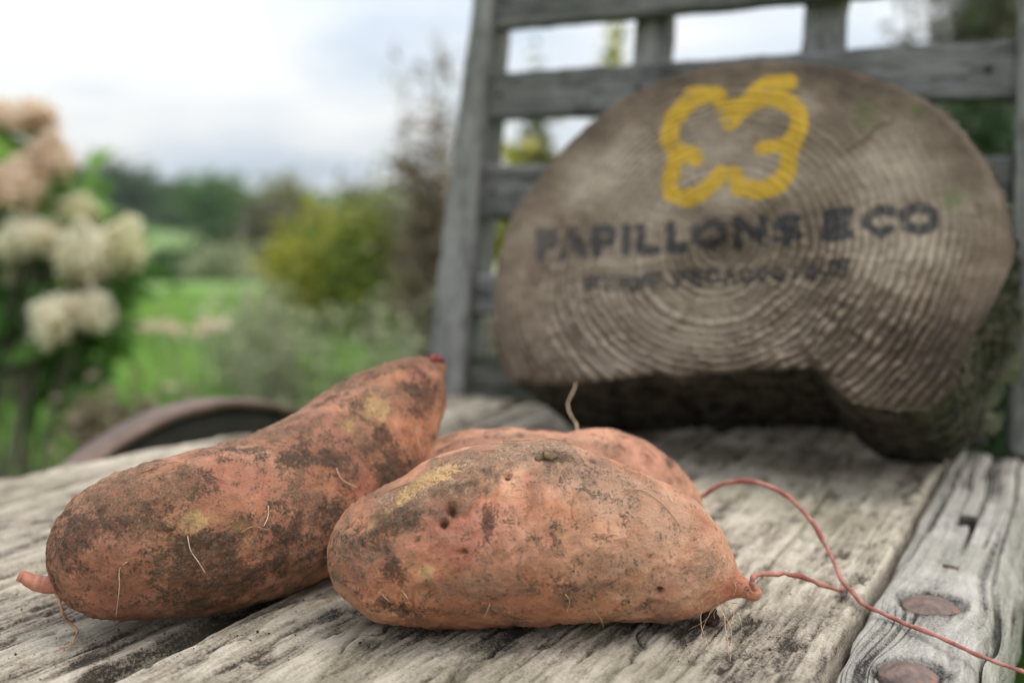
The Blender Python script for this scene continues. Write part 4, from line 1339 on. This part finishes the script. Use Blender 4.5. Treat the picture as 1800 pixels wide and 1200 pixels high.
# hydrangea on the left
def make_hydrangea():
    D0 = 2.55
    foot = at(-20, 700, D0)
    foot[2] = gz(foot)
    root = empty('hydrangea', foot)
    tag(root, 'panicle hydrangea bush with cream and pinkish flower heads on leafy stems', 'bush')
    heads = [(58, 205, 66, 48, 2, -10, 0.0), (12, 205, 60, 44, 2, 0, 0.06), (84, 275, 78, 84, 2, 15, 0.0), (30, 320, 84, 80, 2, 10, -0.05), (0, 262, 50, 60, 0, 0, 0.1), (140, 372, 60, 50, 1, 10, 0.05), (98, 388, 80, 60, 0, 0, 0.08),
             (48, 415, 100, 76, 0, -15, -0.02), (146, 440, 84, 96, 0, 5, -0.05), (214, 428, 70, 96, 1, 20, 0.0), (150, 478, 72, 60, 2, 0, 0.05), (0, 425, 70, 70, 0, 0, 0.1), (94, 560, 92, 66, 0, -60, -0.08), (164, 545, 66, 58, 0, 40, -0.05), (120, 500, 50, 44, 1, 0, 0.1), (40, 478, 60, 40, 1, 0, 0.08)]
    mats = [L_PETAL, L_PETALG, L_PETALP]
    st = MB()
    lf = MB()
    for k, (px, py, w, h, c, tilt, dd) in enumerate(heads):
        p = at(px, py, D0 + dd)
        w_, h_ = 0.97 * w / F * D0 / 2, 0.97 * h / F * D0 / 2
        ax = np.array([math.sin(R(tilt)), random.uniform(-.3, .1), math.cos(R(tilt))])
        ax /= np.linalg.norm(ax)
        n = 240
        t = RNG.random(n) ** 0.8 * 2 - 1
        a = RNG.random(n) * 2 * math.pi
        e1 = np.cross(ax, [0, 1, 0])
        e1 /= np.linalg.norm(e1)
        e2 = np.cross(ax, e1)
        prof = np.sqrt(np.clip(1 - np.clip(t + 0.25, -1, 1) ** 2, 0.02, 1)) * np.where(t > 0, 1 - 0.25 * t, 1)
        rr = w_ * prof * (0.72 + 0.42 * RNG.random(n))
        Cn = p - foot + ax * (t * h_)[:, None] + e1 * (rr * np.cos(a))[:, None] + e2 * (rr * np.sin(a))[:, None]
        mb = MB()
        # a solid petal-coloured core added against dark gaps, then four petals to each outer floret
        ua, va = np.linspace(0, 2 * math.pi, 14, endpoint=False), np.linspace(0.05, math.pi - 0.05, 9)
        S = p - foot + ax * (np.cos(va) * h_ * 0.68)[:, None, None] + (np.sin(va) * w_ * 0.66)[:, None, None] * (np.cos(ua)[:, None] * e1 + np.sin(ua)[:, None] * e2)
        S = S + RNG.normal(size=S.shape) * 0.003
        ii, jj = np.arange(8)[:, None] * 14, np.arange(14)[None]
        mb.add(S.reshape(-1, 3), [np.stack([ii + jj, ii + 14 + jj, ii + 14 + (jj + 1) % 14, ii + (jj + 1) % 14], -1).reshape(-1, 4)], 0.6)
        for q_ in range(4):
            leaf_cloud(mb, Cn + RNG.normal(size=Cn.shape) * 0.005, 0.016, 0.9, 0.62 + 0.25 * t, 0.0, 0.2)
        mb.build('flower_head', mats[c], root)
        b = np.array([random.uniform(-.1, .1), random.uniform(-.1, .1), 0.0])
        e = p - foot - ax * h_ * 0.8
        tube(st, [b, b * 0.5 + e * 0.5 + np.array([0, 0, 0.08]), e, p - foot], [0.006, 0.004, 0.003, 0.002], 6, 16)
        ts = 0.5 + 0.36 * RNG.random(26)
        Pl = (b + (e - b) * ts[:, None]) + RNG.normal(size=(26, 3)) * 0.035 + np.array([0, 0.07, 0])
        leaf_cloud(lf, Pl, 0.075, 0.5, 0.5, 0.2)
    for (px, py, n, sx, sy, tn) in ((25, 262, 36, 26, 22, 0.85), (15, 580, 160, 40, 55, 0.25), (10, 480, 120, 50, 40, 0.35), (60, 375, 50, 40, 25, 0.7), (150, 510, 70, 50, 25, 0.6), (20, 560, 90, 36, 40, 0.2), (190, 500, 40, 30, 25, 0.6), (100, 330, 40, 40, 20, 0.7), (210, 480, 40, 22, 25, 0.5), (80, 620, 60, 60, 30, 0.35)):
        Pc = np.array([at(px + random.gauss(0, sx), py + random.gauss(0, sy), D0 + abs(random.gauss(0.12, 0.08))) for _ in range(n)]) - foot
        leaf_cloud(lf, Pc, 0.08, 0.5, tn, 0.15)
    st.build('stem', M_BARKB, root)
    lf.build('foliage', L_HYD, root)


make_hydrangea()

shrub('broad_tree', 'dark round-headed tree at the far edge of the field', 'tree', 185, 288, 150, 165, L_DARK, 9000, 0.75, 'far field trees', crown_lo=0.08, clumps=40)
shrub('broad_tree', 'blue-dark tree between the round-headed tree and the greener one', 'tree', 300, 318, 170, 100, L_DARK, 7000, 0.75, 'far field trees', crown_lo=0.05, clumps=34)
shrub('broad_tree', 'mid green tree at the end of the far tree row', 'tree', 392, 314, 120, 128, L_GREEN, 8000, 0.6, 'far field trees', crown_lo=0.05, clumps=34)
shrub('hedge_tree', 'low dark hedge tree beneath the dark round-headed tree', 'tree', 140, 350, 140, 130, L_DARK, 5000, 0.6, 'far field trees', crown_lo=0.0, clumps=34)
shrub('hedge_tree', 'low hedge tree beside the field gap', 'tree', 330, 372, 135, 150, L_DARK, 5000, 0.6, 'far field trees', crown_lo=0.0, clumps=34)
shrub('olive_tree', 'pale olive tree rising behind the yellow-green shrub', 'tree', 518, 318, 55, 110, L_OLIVE, 6000, 0.34, None, crown_lo=0.05)
shrub('small_tree', 'grey-green small tree behind the yellow shrub beside the brown bush', 'tree', 640, 325, 48, 80, L_GREYB, 5000, 0.3, None, crown_lo=0.05)
shrub('bush', 'dark bush in the hedge line below the green tree', 'bush', 395, 384, 34, 130, L_DARK, 5000, 0.15, 'hedge line bushes')
shrub('bush', 'low dark bush in the hedge line in front of the pale field', 'bush', 300, 436, 26, 110, L_DARK, 4000, 0.13, 'hedge line bushes')
shrub('bush', 'grey-green pale bush in front of the hedge line', 'bush', 385, 440, 17, 120, L_PALE, 4000, 0.09, None)
shrub('bush', 'dull green bush between the pale bush and the yellow shrub', 'bush', 468, 350, 22, 90, L_GREYB, 4500, 0.11, None)
L_YG = m_leaf('green_yellow_leaf', (0.10, 0.15, 0.03), (0.21, 0.26, 0.05), (0.36, 0.36, 0.08))
shrub('yellow_shrub', 'yellow-green loose shrub next to the brown dry bush', 'shrub', 650, 365, 5.6, 165, L_YG, 2000, 0.055, None, clumps=44, spread=0.34, stems=14)
shrub('yellow_shrub', 'wider yellowing shrub between the feathery weeds and the greener loose shrub', 'shrub', 570, 385, 6.0, 170, L_YEL, 1900, 0.055, None, clumps=40, spread=0.34, stems=12)
shrub('low_shrub', 'small yellowing shrub with amber tips beside the yellow-green one', 'shrub', 520, 400, 6.4, 110, L_YEL, 1700, 0.045, None, clumps=20, spread=0.22)
shrub('dry_bush', 'tall brown dry bush growing beside the left post of the cart back', 'bush', 752, 240, 4.2, 130, L_BROWN, 2300, 0.04, None, clumps=46, spread=0.36, stems=22)
shrub('dead_clump', 'low brown dead clump on the lawn behind the wheel', 'plant', 195, 668, 2.3, 150, L_BROWN, 1500, 0.03, None, clumps=20)


def weeds(name, label, cat, spots, D, mat_, leaf, n, stem_m=M_TWIG, group=None):
    p0 = at(*spots[0], D)
    foot = np.array([p0[0], p0[1], gz(p0)])
    root = empty(name, foot)
    tag(root, label, cat, group)
    st, lf = MB(), MB()
    for px, py in spots:
        e = at(px, py, D + random.gauss(0, 0.12)) - foot
        b = np.array([e[0] * 0.55 + random.gauss(0, .03), e[1] * 0.6, 0])
        b[2] = 0
        m = (b + e) / 2 + np.array([random.gauss(0, .03), 0, .02])
        tube(st, [b, m, e], [0.004, 0.003, 0.0012], 5, 12)
        ts = RNG.random(n)
        Pl = b + (e - b) * ts[:, None] + RNG.normal(size=(n, 3)) * 0.035
        leaf_cloud(lf, Pl, leaf, 0.35, None, 0.0)
    st.build('stem', stem_m, root)
    lf.build('foliage', mat_, root)


for k, (x0, D, nm) in enumerate(((410, 4.2, 'thin grey-green weeds standing in front of the hedge line'), (480, 3.6, 'grey-green feathery weeds in front of the amber-tipped shrub'), (540, 3.4, 'soft grey-green weeds in front of the yellow-green shrub'), (690, 3.6, 'pale weeds at the foot of the brown dry bush'))):
    weeds('weed_clump', nm, 'plant', [(x0 + random.gauss(0, 36), 560 + random.gauss(0, 48)) for _ in range(11)], D, L_PALE, 0.045, 46)
weeds('weed_stalks', 'tall pale stalks rising above the grey-green weeds', 'plant', [(425, 400), (440, 430), (262, 440), (285, 560), (455, 470)], 3.4, L_PALE, 0.03, 14)


def flower(px, py, D, label):
    top = at(px, py, D)
    foot = np.array([top[0], top[1], gz(top)])
    root = empty('dry_flower', foot)
    tag(root, label, 'flower', 'small yellowish flowers over the lawn')
    H = top[2] - foot[2]
    mb = MB()
    tube(mb, [(0, 0, 0), (0.02, 0, H * 0.5), (0, 0, H)], [0.003, 0.0025, 0.002], 6, 12)
    mb.build('stem', M_BARKB, root)
    mb = MB()
    a = np.linspace(0, 2 * math.pi, 26, endpoint=False)
    leaf_cloud(mb, np.stack([np.cos(a) * 0.022, np.sin(a) * 0.022, H + 0 * a], -1), 0.026, 0.4, 0.6)
    mb.build('petals', L_PETALP, root)


for px in (270, 296, 352, 374):
    flower(px, 572 + random.uniform(-4, 6), 2.6, 'small yellowish flower on a thin stem over the lawn')


def twig_tree(px, py_top, D, label, n, wpx, leaves, leafm, name='bare_sapling', cat='tree'):
    top = at(px, py_top, D)
    foot = np.array([top[0], top[1], gz(top)])
    H = top[2] - foot[2]
    root = empty(name, foot)
    tag(root, label, cat)
    mb, lf = MB(), MB()
    W = wpx / F * D / 2
    tube(mb, [(0, 0, -.02), (0.02, 0, H * .4), (0, 0, H)], [0.012, 0.008, 0.002], 7, 16)
    for k in range(n):
        z = H * random.uniform(0.35, 0.92)
        a = random.uniform(0, 6.28)
        L = W * random.uniform(0.5, 1.1)
        d = np.array([math.cos(a) * 0.55, math.sin(a) * 0.55, random.uniform(0.7, 1.3)])
        b = np.array([0, 0, z])
        e = b + d * L
        tube(mb, [b, (b + e) / 2 + np.array([0, 0, -.01]), e], [0.005, 0.003, 0.001], 5, 8)
        for q_ in range(3):
            f_ = random.uniform(.3, .9)
            b2 = b + (e - b) * f_
            tube(mb, [b2, b2 + RNG.normal(size=3) * L * .2 + np.array([0, 0, L * .2])], [0.002, 0.0008], 4)
        leaf_cloud(lf, b + (e - b) * RNG.random((leaves, 1)) + RNG.normal(size=(leaves, 3)) * 0.03, 0.03, 0.5)
    mb.build('trunk', M_TWIG, root)
    lf.build('crown', leafm, root)


twig_tree(770, 60, 4.4, 'tall thin almost leafless sapling above the brown dry bush', 22, 130, 5, L_GREYB)
twig_tree(705, 120, 5.2, 'slender bare sapling beside the brown dry bush', 16, 110, 4, L_PALE)

# behind the slatted back
shrub('leafy_shrub', 'yellow-green leafy shrub seen through the gaps beside the left post', 'shrub', 905, 215, 3.4, 90, L_YEL, 1500, 0.05, None, clumps=16)
shrub('leafy_shrub', 'upright green shrub whose tip shows above the second slat', 'shrub', 945, 120, 3.7, 70, L_OLIVE, 1500, 0.05, None, clumps=16, spread=0.2)
shrub('leafy_shrub', 'upright shrub with yellowish tip beside the inner upright', 'shrub', 1075, 82, 3.9, 60, L_YEL, 1300, 0.05, None, clumps=14, spread=0.2)
weeds('weed_clump', 'dry pale weeds behind the lower slats of the cart back', 'plant', [(random.uniform(815, 1000), random.uniform(400, 560)) for _ in range(26)], 2.0, L_PALE, 0.045, 60)
weeds('weed_clump', 'brownish weeds growing behind the log slice', 'plant', [(random.uniform(850, 1050), random.uniform(480, 620)) for _ in range(20)], 1.75, L_GREYB, 0.04, 60)


def right_tree():
    D = 6.5
    foot = at(1740, 700, D)
    foot[2] = gz(foot)
    root = empty('old_tree', foot)
    tag(root, 'dark tree with grey limbs standing behind the right post of the cart back', 'tree')
    mb = MB()
    tube(mb, [(0, 0, -.05), (.02, 0, 1.0), (-.05, .05, 2.0), (.05, 0, 3.2)], [.13, .10, .07, .03], 12, 24)
    for k in range(16):
        z = random.uniform(.7, 2.9)
        a = random.uniform(0, 6.28)
        L = random.uniform(.4, .85)
        e = np.array([math.cos(a) * L, math.sin(a) * L, z + random.uniform(.1, .6)])
        tube(mb, [(0, 0, z), e * .5 + np.array([0, 0, z * .5 + .02]), e], [.035, .02, .006], 7, 10)
    mb.build('trunk', M_BARKB, root)
    mb = MB()
    P, ct = crown_points(5200, (0, 0, 1.95), (.78, .75, 1.35), 60, 0.16)
    leaf_cloud(mb, P, 0.075, 0.5, ct * .7 + .1)
    mb.build('crown', L_GREYB, root)


right_tree()
shrub('bush', 'dark bush at the foot of the tree behind the right post', 'bush', 1700, 160, 5.0, 190, L_DARK, 3500, 0.07, None, clumps=26)
shrub('bush', 'grey-brown bush beyond the dark bush behind the right post', 'bush', 1860, 120, 5.6, 240, L_GREYB, 3500, 0.07, None, clumps=26)
shrub('thin_bush', 'thin dark bush rising above the second slat beside the tree', 'bush', 1585, 45, 6.2, 60, L_GREYB, 900, 0.05, None, clumps=12, spread=0.2)


shrub('ivy_bank', 'low dark ivy bank behind the foot of the log slice and right post', 'bush', 1720, 585, 1.6, 460, L_DARK, 8000, 0.035, None, clumps=60, spread=0.2, depth_f=0.35)
shrub('ivy_bank', 'low dark ivy bank behind the log slice beside the brownish weeds', 'bush', 1270, 620, 1.9, 380, L_DARK, 4200, 0.035, None, clumps=50, spread=0.2, depth_f=0.35)


# ivy sprig hanging between the log and the right post
def make_ivy():
    base = at(1765, 520, 0.80)
    root = empty('ivy_sprig', base)
    tag(root, 'ivy sprig with dull leaves hanging between the log and the right post', 'ivy')
    mb = MB()
    tube(mb, np.array([at(1790, 500, .80), at(1775, 560, .795), at(1750, 640, .79), at(1735, 720, .785), at(1725, 765, .785)]) - base, [.0016, .0014, .0012, .001, .0008], 6, 30)
    mb.build('stem', M_BARKB, root)
    M = m_plain('dull_ivy_leaf', (0.085, 0.085, 0.05), (0.17, 0.16, 0.11), 90, 0.7, 0.0006, 300)
    for px, py, s, rot in ((1728, 690, 0.036, 185), (1765, 590, 0.034, 170), (1775, 650, 0.026, 200), (1745, 745, 0.018, 180), (1712, 640, 0.020, 150)):
        c = at(px, py, .785) - base
        pts = np.array([(0, 0), (.28, -.1), (.5, .12), (.3, .35), (.34, .6), (0, 1.0), (-.34, .6), (-.3, .35), (-.5, .12), (-.28, -.1)]) - np.array([0, .45])
        ca, sa = math.cos(R(rot)), math.sin(R(rot))
        x = (pts[:, 0] * ca - pts[:, 1] * sa) * s
        z = (pts[:, 0] * sa + pts[:, 1] * ca) * s
        y = -0.25 * np.abs(pts[:, 0]) * s - 0.15 * z
        v = c + np.stack([x * .9 + .2 * y, y - .3 * x, z], -1)
        v2 = v + np.array([0, .0006, 0])
        mb = MB()
        k = len(v)
        side = [(i, (i + 1) % k, k + (i + 1) % k, k + i) for i in range(k)]
        cen = v.mean(0) + np.array([0, -.001, 0])
        V_ = np.vstack([v, v2, cen, cen + np.array([0, .0006, 0])])
        fan = [(2 * k, i, (i + 1) % k) for i in range(k)] + [(2 * k + 1, k + (i + 1) % k, k + i) for i in range(k)]
        mb.add(V_, [fan, side])
        mb.build('leaf', M, root, smooth=False)


make_ivy()


# grass of the lawn
def make_grass():
    M = m_leaf('grass_blade', (0.10, 0.19, 0.035), (0.18, 0.34, 0.06), (0.31, 0.46, 0.12), 0.4)
    n = 90000
    r = 0.9 * (9.0 / 0.9) ** RNG.random(n)
    a = np.radians(RNG.uniform(-36, 36, n))
    x, y = r * np.sin(a), r * np.cos(a)
    pu, pv = x * U[0] + y * U[1], x * V[0] + y * V[1]
    keep = ~((pu > -0.75) & (pu < 0.03) & (pv > 0.05) & (pv < 0.98))
    x, y, r = x[keep], y[keep], r[keep]
    n = len(x)
    h = RNG.uniform(.03, .075, n) * (1 + .1 * r)
    an = RNG.random(n) * 6.283
    w = .0022 * (1 + .5 * r)
    dx, dy = np.cos(an), np.sin(an)
    lean = RNG.normal(size=(n, 2)) * .35
    z = ground_z(x, y) - 0.01
    b0 = np.stack([x - dx * w, y - dy * w, z], -1)
    b1 = np.stack([x + dx * w, y + dy * w, z], -1)
    t = np.stack([x + lean[:, 0] * h, y + lean[:, 1] * h, z + h], -1)
    v = np.stack([b0, b1, t], 1).reshape(-1, 3)
    f = np.arange(3 * n).reshape(-1, 3)
    mb = MB()
    mb.add(v, [f], np.repeat(np.clip(.5 + .35 * fbm(x * .9, y * .9, 0, 3, 5) + RNG.normal(size=n) * .12, 0, 1), 3))
    tag(mb.build('grass', M, None, smooth=False), 'short green lawn grass round the cart', 'grass', kind='stuff')


make_grass()


# ------------------------------------------------------------------ damp air over the valley
def make_haze():
    mb = MB()
    box(mb, (-2700, -2700, -8), (2700, 2700, 34))
    m = bpy.data.materials.new('damp_air')
    m.use_nodes = True
    t = m.node_tree
    t.nodes.clear()
    o_ = t.nodes.new('ShaderNodeOutputMaterial')
    pv = t.nodes.new('ShaderNodeVolumePrincipled')
    pv.inputs['Color'].default_value = (0.86, 0.92, 1.0, 1)
    pv.inputs['Density'].default_value = 0.0003
    pv.inputs['Anisotropy'].default_value = 0.2
    t.links.new(pv.outputs[0], o_.inputs['Volume'])
    o = mb.build('haze', m, None, smooth=False)
    tag(o, 'pale damp air over the valley', 'haze', kind='stuff')


make_haze()
